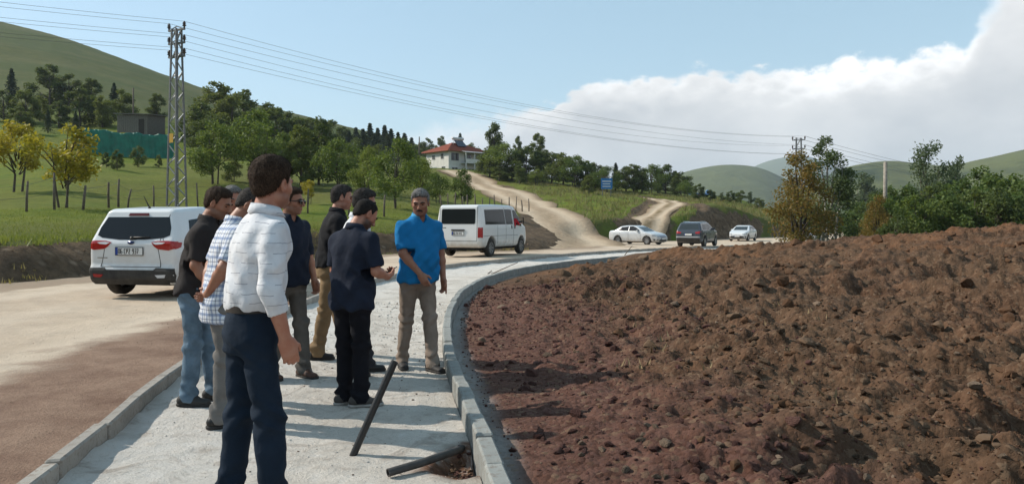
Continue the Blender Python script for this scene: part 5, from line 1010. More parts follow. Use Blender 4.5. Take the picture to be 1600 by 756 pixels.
LM = {'green': leaf_mat('leaf_green', (.050, .085, .018), (.125, .170, .035)), 'dark': leaf_mat('leaf_dark', (.036, .058, .018), (.096, .124, .036)), 'yellow': leaf_mat('leaf_yellow', (.36, .265, .020), (.22, .205, .024)),
      'conifer': leaf_mat('needle_dark', (.018, .037, .022), (.042, .066, .038), .15), 'birch': leaf_mat('leaf_birch', (.036, .060, .022), (.085, .115, .045)), 'russet': leaf_mat('leaf_russet', (.20, .105, .022), (.105, .095, .026)), 'bush': leaf_mat('leaf_bush', (.040, .075, .016), (.105, .140, .034)), 'grey': leaf_mat('leaf_greygreen', (.050, .075, .042), (.085, .115, .060))}
MBARK = mat('bark', (.085, .068, .052), .95, .4, 9, .03); MBARKD = mat('bark_dark', (.045, .037, .031), .95, .4, 9, .03)
def leaves_mesh(name, C, size, mt, rs, flat=.3, aspect=1.7):
    n = len(C); a = rs.normal(size=(n, 3)); a[:, 2] *= .7; a /= np.linalg.norm(a, axis=1)[:, None]; b = rs.normal(size=(n, 3)); b -= a*(a*b).sum(1)[:, None]; b /= np.linalg.norm(b, axis=1)[:, None]
    s = size*rs.uniform(.6, 1.35, n)[:, None]; V = np.stack([C-a*s*.5*aspect**.5, C+b*s*.32, C+a*s*.5*aspect**.5, C-b*s*.32], 1).reshape(-1, 3); Fq = np.arange(4*n).reshape(n, 4)
    me = mesh_np(name, V, Fq, mt, False); attr(me, 'rnd', np.repeat(rs.random(n), 4)); return me
def crown_points(rs, lobes, n, hollow=2.4):
    w = np.array([l[3]**2 for l in lobes]); w /= w.sum(); k = rs.choice(len(lobes), n, p=w); L = np.array([[l[0], l[1], l[2], l[3], l[4]] for l in lobes])[k]
    d = rs.normal(size=(n, 3)); d /= np.linalg.norm(d, axis=1)[:, None]; r = rs.random(n)**(1/hollow)*(1+.22*rs.normal(size=n)*(rs.random(n) < .3))
    return L[:, :3]+d*r[:, None]*np.c_[L[:, 3], L[:, 3], L[:, 4]]
TREES = {}
def make_broad(key, seed, mt, H=6., W=2.2, trunk_h=.22, nl=3600, size=.17, nlobes=16, multi=1, top=1.0, sparse=0., bark=None, lean=0., droop=0., columns=None):
    rs = np.random.default_rng(seed); lobes = []
    for i in range(nlobes):
        t = (i+.5)/nlobes; z = H*(trunk_h+(1-trunk_h)*(.10+.86*t)); prof = math.sin(PI*min(1, (.18+.80*t)**top))**.7 if columns is None else np.interp(t, *columns); a = rs.uniform(0, 2*PI); rr = W*prof*rs.uniform(.35, .95); R = W*rs.uniform(.26, .44)*(.55+.6*prof)
        lobes.append((rr*math.cos(a)+lean*t*t*H, rr*math.sin(a), z, R, R*rs.uniform(.65, .95)))
    C = crown_points(rs, lobes, int(nl*(1-sparse)), 2.2)
    tr = MB(); 
    for m in range(multi):
        a = rs.uniform(0, 2*PI); off = (0 if multi == 1 else .25*H/6); bx, by = off*math.cos(2*PI*m/multi), off*math.sin(2*PI*m/multi); tx, ty = bx*3.0, by*3.0; zt = H*.72; r0 = .024*H/(multi**.5)
        pts = [(bx, by, -.4), (bx*1.2, by*1.2, 0), (bx+(tx-bx)*.3+rs.normal()*.05, by+(ty-by)*.3+rs.normal()*.05, zt*.35), (tx*.8+lean*H*.2, ty*.8, zt*.7), (tx+lean*H*.45, ty, zt)]; tr.tube(pts, [r0*1.3, r0, r0*.8, r0*.5, r0*.2], 7)
    for l in lobes[::max(1, nlobes//9)]:
        zb = max(H*trunk_h*.8, l[2]*.55); s = (l[0]*.12+lean*.1*H, l[1]*.12, zb); tr.tube([s, (l[0]*.55, l[1]*.55, (zb+l[2])*.52), (l[0]*.95, l[1]*.95, l[2])], [.010*H, .006*H, .002*H], 5)
    TREES[key] = (tr.mesh('trunk', bark or MBARK, True), leaves_mesh('crown', C, size, mt, rs), H)
def make_conifer(key, seed, mt, H=9., W=1.7, nl=2600, size=.30):
    rs = np.random.default_rng(seed); t = rs.random(nl)**.75; lev = np.floor(t*15)/15+rs.normal(size=nl)*.012; z = H*(.10+.90*lev); a = rs.integers(0, 9, nl)/9*2*PI+lev*40+rs.normal(size=nl)*.16; rm = W*(1-lev)**.85*(.8+.35*np.sin(a*3+lev*31)); u = rs.random(nl)**.6; r = rm*u
    C = np.c_[r*np.cos(a), r*np.sin(a), z-r*.30+rs.normal(size=nl)*.06]; TREES[key] = (MB().tube([(0, 0, -.4), (0, 0, H*.5), (0, 0, H*.98)], [.022*H, .014*H, .003*H], 7).mesh('trunk', MBARKD, True), leaves_mesh('crown', C, size, mt, rs, aspect=2.4), H)
make_broad('walnut1', 1, LM['green'], 6, 2.7, .14, 5600, .19, 22, 2); make_broad('walnut2', 2, LM['green'], 6, 2.5, .11, 5600, .19, 21, 3); make_broad('walnut3', 3, LM['green'], 6, 2.9, .17, 5400, .20, 20, 2)
make_broad('dark1', 4, LM['dark'], 8, 2.9, .03, 5200, .30, 22, 1, .85); make_broad('dark2', 5, LM['dark'], 8, 2.4, .02, 5000, .29, 22, 1, .9); make_broad('dark3', 15, LM['dark'], 8, 3.2, .05, 5200, .31, 18, 1, .85)
make_broad('yellow1', 6, LM['yellow'], 4, 1.7, .30, 2900, .16, 15, 3); make_broad('yellow2', 16, LM['yellow'], 4, 1.6, .32, 2700, .16, 13, 2)
make_conifer('spruce1', 7, LM['conifer']); make_conifer('spruce2', 8, LM['conifer'], 9, 2.1); make_conifer('spruce3', 28, LM['conifer'], 9, 1.4)
make_broad('birch', 9, LM['birch'], 7.2, 1.75, .04, 9000, .13, 38, 3, lean=.05, bark=mat('bark_pale', (.30, .28, .25), .9, .5, 8), columns=([0, .2, .45, .7, .88, 1], [.85, .98, .92, .66, .36, .16]))
make_broad('russet', 10, LM['russet'], 5.2, 1.9, .06, 8600, .115, 32, 3, lean=.02, bark=MBARKD, columns=([0, .25, .5, .75, 1], [.7, 1.0, .82, .42, .14]))
make_broad('bush1', 11, LM['bush'], 3, 1.5, .02, 4200, .125, 18, 4, .8); make_broad('bush2', 12, LM['bush'], 3, 1.35, .02, 4200, .125, 17, 4, .9); make_broad('bush3', 13, LM['dark'], 3, 1.3, .02, 3600, .125, 16, 4); make_broad('grey1', 14, LM['grey'], 5, 1.6, .10, 3600, .18, 16, 2)
make_broad('tall1', 17, LM['dark'], 12, 3.6, .05, 7000, .36, 26, 1, .8); make_broad('tall2', 18, LM['dark'], 12, 3.0, .20, 5200, .36, 18, 1); make_broad('willow', 19, LM['grey'], 7, 2.4, .20, 4600, .17, 20, 2, .8)
ORD = ['first', 'second', 'third', 'fourth', 'fifth', 'sixth', 'seventh', 'eighth', 'ninth', 'tenth', 'eleventh', 'twelfth', 'thirteenth', 'fourteenth', 'fifteenth', 'sixteenth', 'seventeenth', 'eighteenth', 'nineteenth', 'twentieth']
TR = random.Random(3)
_DS = np.exp(np.linspace(math.log(18), math.log(420), 260))
def slope_d(px, py, d):
    """how far off the slope seen at a photo pixel lies"""
    x = (px-CPX)/FPX*_DS; z = ground_fields(x, _DS)[0]; y = HPY+(EYE-z)/_DS*FPX; k = np.nonzero(y <= py)[0]; k = k[_DS[k] > d*.6]
    return float(_DS[k[0]]) if len(k) and _DS[k[0]] < d*1.9 else d
def plant(name, key, px, base, top, d, label, group=None, wide=1.0, zfix=None, cat='tree', grow=1.0):
    if zfix is None: d = slope_d(px, base, d)
    tm, cm, H = TREES[key]; x = (px-CPX)/FPX*d; z = ground_z(x, d) if zfix is None else zfix
    ztop = EYE-(top-HPY)/FPX*d; h = max(ztop-z, (base-top)/FPX*d*.8); s = h*grow/H*.97; o = empty(name, (x, d, z-.03), TR.uniform(0, 2*PI)); w = s*wide; o.scale = (w, w, s); tag(o, label, cat, group); obj('trunk', tm, o); obj('crown', cm, o); return o
def row(name, keys, items, fmt, group, wide=1.0, cat='tree', zfix=None, grow=1.0):
    items = sorted(items)
    for i, it in enumerate(items):
        px, base, top, d = it[:4]; plant(name, keys[i % len(keys)] if len(it) < 5 else it[4], px, base, top, d, fmt % ORD[i], group, wide, zfix, cat, grow)
def build_trees():
    # the meadow behind the road
    plant('yellowing_tree', 'yellow1', 100, 325, 190, 37, 'yellowing young tree by the fence, beside the pylon', 'yellowing trees in the meadow', 1.05)
    plant('yellowing_tree', 'yellow2', 28, 300, 188, 43, 'yellowing tree at the left edge of the meadow', 'yellowing trees in the meadow', 1.05)
    plant('leafy_tree', 'walnut2', 335, 288, 186, 62, 'leafy green tree just right of the pylon', 'leafy trees in the meadow', 1.0); plant('round_bush', 'bush3', 364, 284, 250, 62, 'low round dark bush under the leafy trees', 'bushes in the meadow', 1.3, cat='bush')
    plant('leafy_tree', 'walnut1', 405, 288, 168, 70, 'tall leafy green tree above the head of the nearest man', 'leafy trees in the meadow', 1.0)
    plant('leafy_tree', 'dark2', 470, 295, 190, 72, 'narrow dark leafy tree left of centre of the meadow', 'leafy trees in the meadow', .85); plant('leafy_tree', 'dark1', 498, 290, 178, 88, 'tall dark leafy tree rising against the sky at the end of the hill', 'leafy trees in the meadow', .8)
    plant('leafy_tree', 'walnut3', 528, 300, 214, 62, 'bright leafy tree behind the man in the black polo', 'leafy trees in the meadow', .95); plant('leafy_tree', 'walnut1', 618, 326, 214, 54, 'bright leafy tree just behind the man in the bright blue polo', 'leafy trees in the meadow', .85)
    plant('leafy_tree', 'walnut2', 574, 308, 226, 60, 'leafy tree above the man with the phone', 'leafy trees in the meadow', .8); plant('leafy_tree', 'walnut3', 655, 310, 245, 66, 'smaller leafy tree below the house', 'leafy trees in the meadow', 1.0)
    plant('leafy_tree', 'walnut1', 440, 285, 205, 80, 'middling leafy tree behind the nearest man', 'leafy trees in the meadow', .9); plant('sapling', 'walnut2', 724, 322, 262, 62, 'small sapling in front of the dirt road below the house', 'saplings in the meadow', .8)
    plant('sapling', 'walnut3', 684, 318, 268, 68, 'small sapling just left of the dirt road, beneath the house', 'saplings in the meadow', .9); plant('sapling', 'yellow2', 484, 320, 280, 52, 'thin sapling standing behind the man in the navy shirt', 'saplings in the meadow', .9)
    row('meadow_shrub', ['dark2', 'dark1', 'bush3'], [(166, 262, 236, 74), (183, 266, 232, 74), (216, 262, 226, 76), (248, 262, 240, 78), (300, 262, 240, 80)], 'dark little shrub below the green tarpaulin, %s from the left', 'shrubs below the green tarpaulin', .8, 'bush')
    # the wooded foot of the hill
    row('hillside_tree', ['dark1', 'spruce2', 'dark3', 'dark2'], [(6, 190, 150, 150), (18, 165, 118, 165), (40, 195, 150, 140), (62, 190, 158, 140), (78, 170, 116, 165), (92, 200, 165, 135), (108, 170, 126, 165), (125, 200, 150, 140), (143, 175, 132, 165), (160, 200, 160, 135), (178, 185, 140, 160), (245, 190, 154, 150), (192, 190, 150, 170), (30, 210, 175, 125), (75, 208, 178, 125), (118, 210, 180, 122)], 'dark tree on the hill above the tarpaulin, %s from the left', 'dark trees on the foot of the hill', 1.15, grow=1.3)
    row('wood_tree', ['dark1', 'dark3', 'dark2'], [(310, 225, 170, 120), (340, 215, 142, 150), (362, 220, 160, 140), (380, 215, 152, 150), (330, 240, 190, 105), (390, 240, 185, 100), (430, 235, 180, 120), (455, 235, 185, 120), (420, 225, 172, 150), (480, 240, 192, 115), (515, 245, 198, 120), (535, 245, 205, 115), (555, 258, 222, 105), (590, 262, 232, 105), (350, 250, 205, 95), (505, 262, 226, 95), (640, 262, 232, 110), (465, 255, 215, 95)], 'dark tree in the wood behind the meadow, %s from the left', 'trees of the wood behind the meadow', 1.25, grow=1.25)
    row('spruce_tree', ['spruce1', 'spruce3', 'spruce2'], [(545, 250, 208, 175), (556, 250, 203, 175), (567, 250, 205, 180), (578, 250, 197, 170), (590, 250, 204, 178), (601, 250, 200, 175), (611, 250, 205, 180), (622, 252, 210, 175), (560, 255, 214, 160), (584, 255, 212, 160), (606, 256, 213, 160), (632, 255, 212, 170), (643, 255, 218, 175)], 'dark pointed spruce on the skyline left of the house, %s from the left', 'spruces on the skyline', 1.7, grow=1.15)
    # round the house
    row('house_tree', ['dark3', 'dark1'], [(655, 255, 222, 172), (668, 250, 214, 185), (690, 245, 212, 175), (738, 250, 222, 175)], 'dark round tree behind the house, %s from the left', 'trees behind the house', .9)
    plant('pointed_tree', 'spruce2', 719, 245, 205, 172, 'pointed tree rising behind the red roof', None, 1.0)
    plant('tall_tree', 'tall1', 771, 272, 188, 140, 'tallest dark tree, just right of the house', 'tall trees right of the house', .82); plant('tall_tree', 'tall2', 810, 272, 210, 150, 'slender tree between the two tall trees right of the house', 'tall trees right of the house', .62); plant('tall_tree', 'tall2', 842, 275, 205, 145, 'tall tree with a round head, second right of the house', 'tall trees right of the house', .9)
    row('hedge_tree', ['dark1', 'dark3', 'walnut2', 'dark2'], [(765, 278, 240, 132), (785, 280, 232, 135), (800, 282, 245, 128), (822, 283, 236, 132), (848, 285, 240, 130), (862, 287, 244, 126), (880, 290, 246, 126), (898, 292, 250, 122), (915, 294, 256, 120), (780, 285, 262, 118), (838, 290, 268, 115), (812, 288, 262, 118)], 'leafy tree of the hedge right of the house, %s from the left', 'trees of the hedge right of the house', 1.35, grow=1.2)
    row('roadside_tree', ['dark2', 'dark1', 'walnut1', 'spruce2', 'dark3'], [(930, 297, 258, 122), (946, 300, 264, 128), (962, 298, 258, 126), (978, 300, 264, 124), (990, 300, 260, 128), (1003, 302, 266, 122), (1016, 302, 262, 126), (1028, 302, 268, 124), (1040, 303, 262, 124), (1052, 304, 270, 122), (1064, 306, 272, 122), (920, 303, 276, 116), (1072, 308, 284, 124)], 'leafy tree of the belt behind the blue sign, %s from the left', 'trees of the belt behind the blue sign', 1.3, grow=1.15)
    row('valley_bush', ['dark1', 'dark3', 'grey1'], [(1092, 312, 286, 165), (1110, 314, 296, 160), (1128, 316, 300, 150), (1142, 316, 297, 150), (1158, 318, 297, 150), (1172, 320, 299, 150), (1186, 326, 308, 140)], 'dark bush at the edge of the valley beyond the earth cut, %s from the left', 'bushes at the edge of the valley', 1.3, 'bush')
    # right of the road
    plant('russet_tree', 'russet', 1249, 386, 228, 41, 'russet brown autumn tree beside the kerb', None, .98, -.30); plant('birch_tree', 'birch', 1294, 386, 202, 44, 'tall wind blown green tree with a thin tip next to the russet tree', None, .98, -.35)
    plant('russet_sapling', 'russet', 1372, 372, 300, 36, 'small russet sapling in front of the green thicket', None, .9, -.2)
    plant('pale_tree', 'grey1', 1352, 350, 268, 95, 'pale green tree beyond the thicket, right of the tall wind blown tree', None, 1.2); plant('willow_tree', 'willow', 1452, 360, 216, 52, 'tall broad tree standing above the green thicket', None, .80, -.2); plant('pale_tree', 'grey1', 1496, 350, 242, 60, 'pale narrow tree right of the tall broad tree', None, .55, -.2)
    row('thicket_bush', ['bush1', 'bush2', 'bush3'], [(1392, 372, 306, 38), (1412, 370, 286, 42), (1432, 372, 300, 36), (1455, 370, 282, 43), (1478, 370, 296, 37), (1500, 368, 276, 44), (1522, 368, 290, 37), (1545, 366, 272, 43), (1566, 366, 288, 36), (1588, 364, 270, 42), (1606, 364, 282, 36), (1630, 362, 272, 40), (1344, 366, 312, 62), (1400, 372, 330, 34), (1328, 366, 330, 58), (1362, 366, 296, 58), (1384, 366, 288, 55), (1535, 364, 258, 50)], 'green bush of the thicket behind the earth heap, %s from the left', 'bushes of the green thicket', .95, 'bush', -.25)
build_trees()
# ---- far hills
def hill(name, ridge, d0, d1, d2, c, seed, zb=-32):
    pxs = np.linspace(ridge[0][0], ridge[-1][0], 150); ry = curve1([(y, x) for x, y in ridge])(pxs); ds = np.r_[np.linspace(d0, d1, 26), np.linspace(d1, d2, 12)[1:]]; Z = []
    PX, D = np.meshgrid(pxs, ds); zr = EYE-(ry[None]-HPY)/FPX*d1; t = np.where(D <= d1, (D-d0)/(d1-d0), 1-(D-d1)/(d2-d1)); X = (PX-CPX)/FPX*D
    zz = zb+(zr-zb)*np.sin(np.clip(t, 0, 1)*PI/2)**1.25; n = fbm(X, D, 3.0/d1, 5, .5, seed)*(zr-zb)*.22*np.sin(np.clip(t, 0, 1)*PI)
    k = len(pxs); i, j = np.meshgrid(np.arange(len(ds)-1), np.arange(k-1), indexing='ij'); a = (i*k+j).ravel(); me = mesh_np(name, np.c_[X.ravel(), D.ravel(), (zz+n).ravel()], np.c_[a, a+1, a+k+1, a+k], None, True)
    g = NG(name+'_meadow'); q = g.noise(6/d1, 6, .6); q2 = g.noise(30/d1, 6, .65); g.bump(q2, d1*.006); me.materials.append(g.done(g.mix(g.rng(q, .50, .64), g.mix(g.rng(q2, .3, .7), c, tuple(v*1.25 for v in c)), (.030, .045, .022)), .95, .05)); tag(obj(name, me), kind='structure')
hill('hill_near_right', [(1180, 345), (1240, 312), (1310, 268), (1350, 259), (1390, 255), (1440, 259), (1480, 262), (1530, 253), (1600, 238), (1700, 218), (1900, 205), (2200, 260)], 420, 900, 1500, (.090, .100, .036), 1)
hill('hill_valley', [(960, 345), (1010, 305), (1060, 274), (1100, 263), (1150, 259), (1190, 265), (1230, 282), (1270, 300), (1330, 330), (1400, 345)], 800, 1500, 2300, (.085, .098, .042), 2)
hill('hill_distant', [(1040, 345), (1110, 300), (1160, 273), (1195, 257), (1230, 250), (1265, 250), (1300, 262), (1350, 285), (1500, 300), (1700, 345)], 2600, 4200, 6500, (.075, .095, .040), 3)
# ================================================================ poles, wires, fences
MGALV = mat('galvanised_steel', (.15, .15, .155), .6, .25, 6, metal=.3); MGALVL = mat('galvanised_brace', (.30, .30, .30), .5, .2, 6, metal=.3); MINS = mat('insulator_brown', (.055, .03, .022), .3); MWOOD = mat('weathered_wood', (.13, .105, .082), .95, .4, 14, .01); MWOODL = mat('grey_pole_wood', (.26, .23, .19), .95, .3, 8, .01); MWIRE = mat('wire_aluminium', (.10, .105, .11), .5, metal=.3); MYEL = mat('sign_yellow', (.55, .30, .03), .6)
def pylon(label, x, y, z0, H, wb, wt, arms, rz, nb, big=True, armw=1.35, sign=True):
    o = empty('pylon', (x, y, z0), rz); tag(o, label, 'pylon', 'pylons of the power line'); hw = lambda z: (wb+(wt-wb)*z/H)/2
    for sx in (-1, 1):
        for sy in (-1, 1): MB().bar((sx*hw(0), sy*hw(0), -.5), (sx*hw(H), sy*hw(H), H), .09 if big else .12).build('leg', MGALV, o)
    for k in range(nb):
        za, zb = H*k/nb, H*(k+1)/nb; s = 1 if k % 2 else -1
        for f in range(4):
            c, q = ((0, 1), (0, -1), (1, 1), (1, -1))[f]; a = [0, 0, za]; b = [0, 0, zb]; a[c] = s*hw(za); b[c] = -s*hw(zb); a[1-c] = q*hw(za); b[1-c] = q*hw(zb); MB().bar(a, b, .05).build('brace', MGALVL, o)
    tips = []
    for z in arms:
        MB().bar((-armw, 0, z), (armw, 0, z), .13, .10).bar((-armw*.9, 0, z+.02), (0, 0, z+.22), .05).bar((armw*.9, 0, z+.02), (0, 0, z+.22), .05).build('cross_arm', MGALV, o)
        for s in (-1, 1):
            m = MB(); m.lathe([(.001, .42), (.04, .42), (.05, .36), (.11, .33), (.05, .30), (.12, .24), (.05, .21), (.13, .14), (.05, .10), (.05, .0)], 10, 'z', (s*armw*.96, 0, z+.05)); m.build('insulator', MINS, o, True); tips.append((s*armw*.96, 0, z+.46))
    if sign: MB().box(-.16, .16, -hw(H*.38)-.08, -hw(H*.38)-.06, H*.36, H*.36+.55).build('warning_sign', MYEL, o)
    bpy.context.view_layer.update(); return [o.matrix_world @ Vector(t) for t in tips]
def sag(a, b, s, n=28): return [a.lerp(b, i/n)-Vector((0, 0, s*4*(i/n)*(1-i/n))) for i in range(n+1)]
d1 = 46.; g1 = ground_z((276-CPX)/FPX*d1, d1); z1 = EYE-(46-HPY)/FPX*d1; H1 = z1-g1; rzp = math.atan2(47, 56)
T1 = pylon('tall steel lattice pylon with a yellow plate in the meadow', (276-CPX)/FPX*d1, d1, g1, H1, .80, .38, [H1*.845, H1*.92, H1*.995], -.45, 17, armw=.68)
z2 = EYE-(216-HPY)/FPX*94; T2 = pylon('far lattice pylon rising behind the russet tree', (1248-CPX)/FPX*94, 94, -.4, z2+.4, .95, .55, [(z2+.4)*.80, (z2+.4)*.89, (z2+.4)*.98], -.45, 11, False, .75, False)
for k, (a, b) in enumerate(zip(T1, T2)):
    nm = ('lowest', 'middle', 'highest')[k//2]+' '+('left', 'right')[k % 2]
    sx = Vector((-58, -44, 2.0)); c = a+sx
    MB().tube(sag(a, b, 1.5+.15*(k % 3)), .010, 5).build('power_line', MWIRE, None, True); o = bpy.context.scene.objects[-1] if False else None
    w1 = [q for q in COL.objects if q.name.startswith('power_line')][-1]; tag(w1, f'{nm} power line from the pylon across the sky to the far pylon', 'wire', 'power lines')
    w2 = MB().tube(sag(a, c, 1.6), .009, 5).build('power_line', MWIRE, None, True); tag(w2, f'{nm} power line from the pylon to the upper left corner', 'wire', 'power lines')
    if k >= 2:
        w3 = MB().tube(sag(b, b+Vector((70, 52, -3)), 1.5), .02, 5).build('power_line', MWIRE, None, True); tag(w3, f'{nm} power line leaving the far pylon to the right', 'wire', 'power lines')
def pole(px, top, d, label, z=None, r=.11, name='wooden_pole', mt=None):
    x = (px-CPX)/FPX*d; z0 = ground_z(x, d) if z is None else z; zt = EYE-(top-HPY)/FPX*d; o = empty(name, (x, d, z0)); tag(o, label, 'pole'); MB().tube([(0, 0, -.3), (0, 0, (zt-z0)*.5), (.02, 0, zt-z0)], [r*1.15, r, r*.85], 10).build('shaft', mt or MWOODL, o, True); MB().tube([(.02, 0, zt-z0), (.02, 0, zt-z0+.04)], [r*.9, r*.5], 10).build('cap', mt or MWOODL, o); return o
pole(1383, 254, 48, 'bare wooden pole sticking out of the green thicket', -.25, .13); pole(208, 138, 112, 'thin wooden pole behind the hillside shed', None, .12, mt=MWOOD); pole(655, 214, 170, 'thin pole on the skyline left of the house', None, .14, mt=MWOOD)
def fence(label, posts, wires, group):
    """posts: px, base py, top py, lean; distances follow from the slope"""
    root = empty('wire_fence'); tag(root, label, 'fence', group); tops = []; first = None
    for px, b, t, ln, dd in posts:
        d = slope_d(px, b, dd); x = (px-CPX)/FPX*d; z = ground_z(x, d); h = (b-t)/FPX*d
        if first is None: first = Vector((x, d, z)); root.location = first
        o = Vector((x, d, z))-first; r = .05*TR.uniform(.8, 1.2); tp = o+Vector((ln*h, TR.uniform(-.05, .05), h)); md = o.lerp(tp, .5)+Vector((TR.uniform(-.03, .03), 0, 0)); MB().tube([o-Vector((0, 0, .25)), md, tp], [r*1.1, r, r*.8], 7).build('fence_post', MWOOD, root, True); tops.append((o, tp))
    for f in wires:
        pts = [a.lerp(b, f) for a, b in tops]; MB().tube([p+Vector((0, -.06, 0)) for p in pts], .006, 4).build('strand', MWIRE, root)
fence('wire fence on leaning wooden posts along the foot of the meadow', [(-30, 336, 290, 0, 30), (41, 331, 283, .06, 31), (85, 328, 270, .0, 32), (129, 328, 290, .15, 33), (170, 325, 285, .0, 35), (185, 324, 280, .03, 37), (199, 325, 296, .2, 37), (240, 326, 290, 0, 36), (310, 326, 286, -.08, 38), (395, 330, 290, .04, 38), (481, 334, 296, .03, 40), (545, 338, 302, .0, 40), (600, 340, 306, .05, 40)], (.45, .85), 'fences in the meadow')
fence('close set post fence between the minibus and the dirt road', [(690+i*10.5, 334-i*.2, 306-(i % 3)*3+i*.6, (i % 4-1.5)*.05, 50) for i in range(14)], (.5, .88), 'fences in the meadow')

# ================================================================ buildings
MWALLW = mat('render_white', (.62, .60, .56), .9, .12, 1.5, .01); MROOFT = mat('roof_tile_red', (.30, .085, .050), .85, .25, 6, .03); MWIN = mat('window_dark', (.02, .022, .025), .12, spec=.6); MFRM = mat('window_frame_white', (.6, .6, .58), .6); MTIN = mat('roof_tin', (.34, .33, .32), .5, .2, 4, metal=.4)
def house():
    d = 150.; x = (701-CPX)/FPX*d; z = EYE-(273-HPY)/FPX*d; o = empty('white_house', (x, d+.0, z), math.radians(42)); tag(o, 'white two storey house with red hipped roof above the dirt road', 'house')
    L, W, Hh = 9.8, 7.6, 4.9      # x: right-hand side, y: left-hand side, near corner at the origin
    MB().box(0, L, 0, W, -2.5, Hh).build('wall', MWALLW, o)
    e = .75; zc = Hh; rf = MB(); rz = 2.0; a = [(-e, -e, zc), (L+e, -e, zc), (L+e, W+e, zc), (-e, W+e, zc), (W/2, W/2, zc+rz), (L-W/2, W/2, zc+rz), (-e, -e, zc-.18), (L+e, -e, zc-.18), (L+e, W+e, zc-.18), (-e, W+e, zc-.18)]
    rf.add(a, [(0, 1, 5, 4), (1, 2, 5), (2, 3, 4, 5), (3, 0, 4), (0, 6, 7, 1), (1, 7, 8, 2), (2, 8, 9, 3), (3, 9, 6, 0), (6, 9, 8, 7)]); roof = rf.build('roof', MROOFT, o)
    m = MB()
    for k in range(15):                                                       # tile courses along both visible slopes
        t = (k+.5)/15; zz = zc+rz*t+.02; yy = -e+(W/2+e)*t; m.bar((-e+(W/2+e)*t, yy, zz), (L+e-(W/2+e)*t, yy, zz), .05, .06); m.bar((yy, -e+(W/2+e)*t, zz), (yy, W+e-(W/2+e)*t, zz), .05, .06)
    m.build('tile_course', mat('roof_tile_dark', (.22, .060, .038), .9), roof)
    MB().box(L-W/2-.4, L-W/2+.2, W/2-.3, W/2+.3, zc+rz-.5, zc+rz+1.0).build('chimney', MWALLW, roof); sh = MB(); sh.add([(3.2, 1.0, zc+1.1), (5.4, 1.0, zc+1.1), (5.4, 2.4, zc+2.4), (3.2, 2.4, zc+2.4), (3.2, 1.05, zc+1.0), (5.4, 1.05, zc+1.0), (5.4, 2.45, zc+2.3), (3.2, 2.45, zc+2.3)], [(0, 1, 2, 3), (4, 7, 6, 5), (0, 4, 5, 1), (1, 5, 6, 2), (2, 6, 7, 3), (3, 7, 4, 0)]); sh.build('solar_panel', mat('solar_glass', (.02, .03, .06), .1), roof); MB().tube([(2.9, 2.6, zc+2.75), (5.7, 2.6, zc+2.75)], .30, 12).bar((3.2, 2.6, zc+1.3), (3.2, 2.6, zc+2.6), .06).bar((5.4, 2.6, zc+1.3), (5.4, 2.6, zc+2.6), .06).build('water_tank', mat('tank_white', (.6, .6, .6), .4), roof, True)
    def win(face, u, z0, w, h, fr=MFRM):
        if face == 'l':
            f = MB().box(-.06, .02, u-.08, u+w+.08, z0-.08, z0+h+.08).build('window', fr, o); MB().box(-.075, -.01, u, u+w, z0, z0+h).build('pane', MWIN, f); MB().box(-.085, -.02, u+w/2-.03, u+w/2+.03, z0, z0+h).build('mullion', fr, f)
        else:
            f = MB().box(u-.08, u+w+.08, -.06, .02, z0-.08, z0+h+.08).build('window', fr, o); MB().box(u, u+w, -.075, -.01, z0, z0+h).build('pane', MWIN, f); MB().box(u+w/2-.03, u+w/2+.03, -.085, -.02, z0, z0+h).build('mullion', fr, f)
    win('l', 1.7, 3.3, .8, 1.0); win('l', 4.6, 3.3, .8, .8); win('l', 1.2, .7, 1.0, 1.0); win('l', 4.4, .7, 1.0, 1.0)
    win('r', .6, 2.9, 1.9, 1.5); win('r', .8, .3, 1.4, 1.2)
    # veranda along the right-hand side
    MB().box(3.0, L, -1.7, 0.0, 2.35, 2.5).build('balcony_floor', MWALLW, o); MB().box(3.0, L, -1.7, -1.58, 2.5, 3.25).build('balcony_wall', MWALLW, o); MB().add([(2.7, -2.1, 4.55), (L+.4, -2.1, 4.55), (L+.4, -.2, 5.0), (2.7, -.2, 5.0), (2.7, -2.1, 4.47), (L+.4, -2.1, 4.47), (L+.4, -.2, 4.92), (2.7, -.2, 4.92)], [(0, 1, 2, 3), (4, 7, 6, 5), (0, 4, 5, 1), (1, 5, 6, 2), (2, 6, 7, 3), (3, 7, 4, 0)]).build('veranda_roof', MTIN, o)
    for px in (3.1, 5.3, 7.5, L-.1): MB().bar((px, -1.64, -2), (px, -1.64, 4.5), .2).build('column', MWALLW, o)
    win('r', 4.0, 2.7, 1.6, 1.6); win('r', 6.6, 2.7, 2.2, 1.6); win('r', 5.0, .0, 1.6, 1.4)
    # washing hung out in front of the lit side
    for k, (u, w, h) in enumerate(((1.3, .9, 1.5), (2.4, .8, 1.3), (3.4, 1.0, 1.6))):
        n = 10; vs = []; fs = []
        for i in range(n+1):
            for j in (0, 1): vs += [(-1.9+.07*math.sin(i*1.3+k), u+w*i/n, 1.5-h*j), (-1.88+.07*math.sin(i*1.3+k), u+w*i/n, 1.5-h*j)]
        for i in range(n): b = i*4; fs += [(b, b+4, b+6, b+2), (b+1, b+3, b+7, b+5), (b, b+1, b+5, b+4), (b+2, b+6, b+7, b+3)]
        s = MB().add(vs, fs).build('laundry_sheet', mat('linen_white', (.68, .68, .68), .9), None); s.matrix_world = Matrix.Translation(o.location) @ Matrix.Rotation(o.rotation_euler[2], 4, 'Z'); tag(s, '%s white sheet hung to dry before the house' % ('leftmost', 'middle', 'rightmost')[2-k], 'laundry', 'washing before the house')
house()
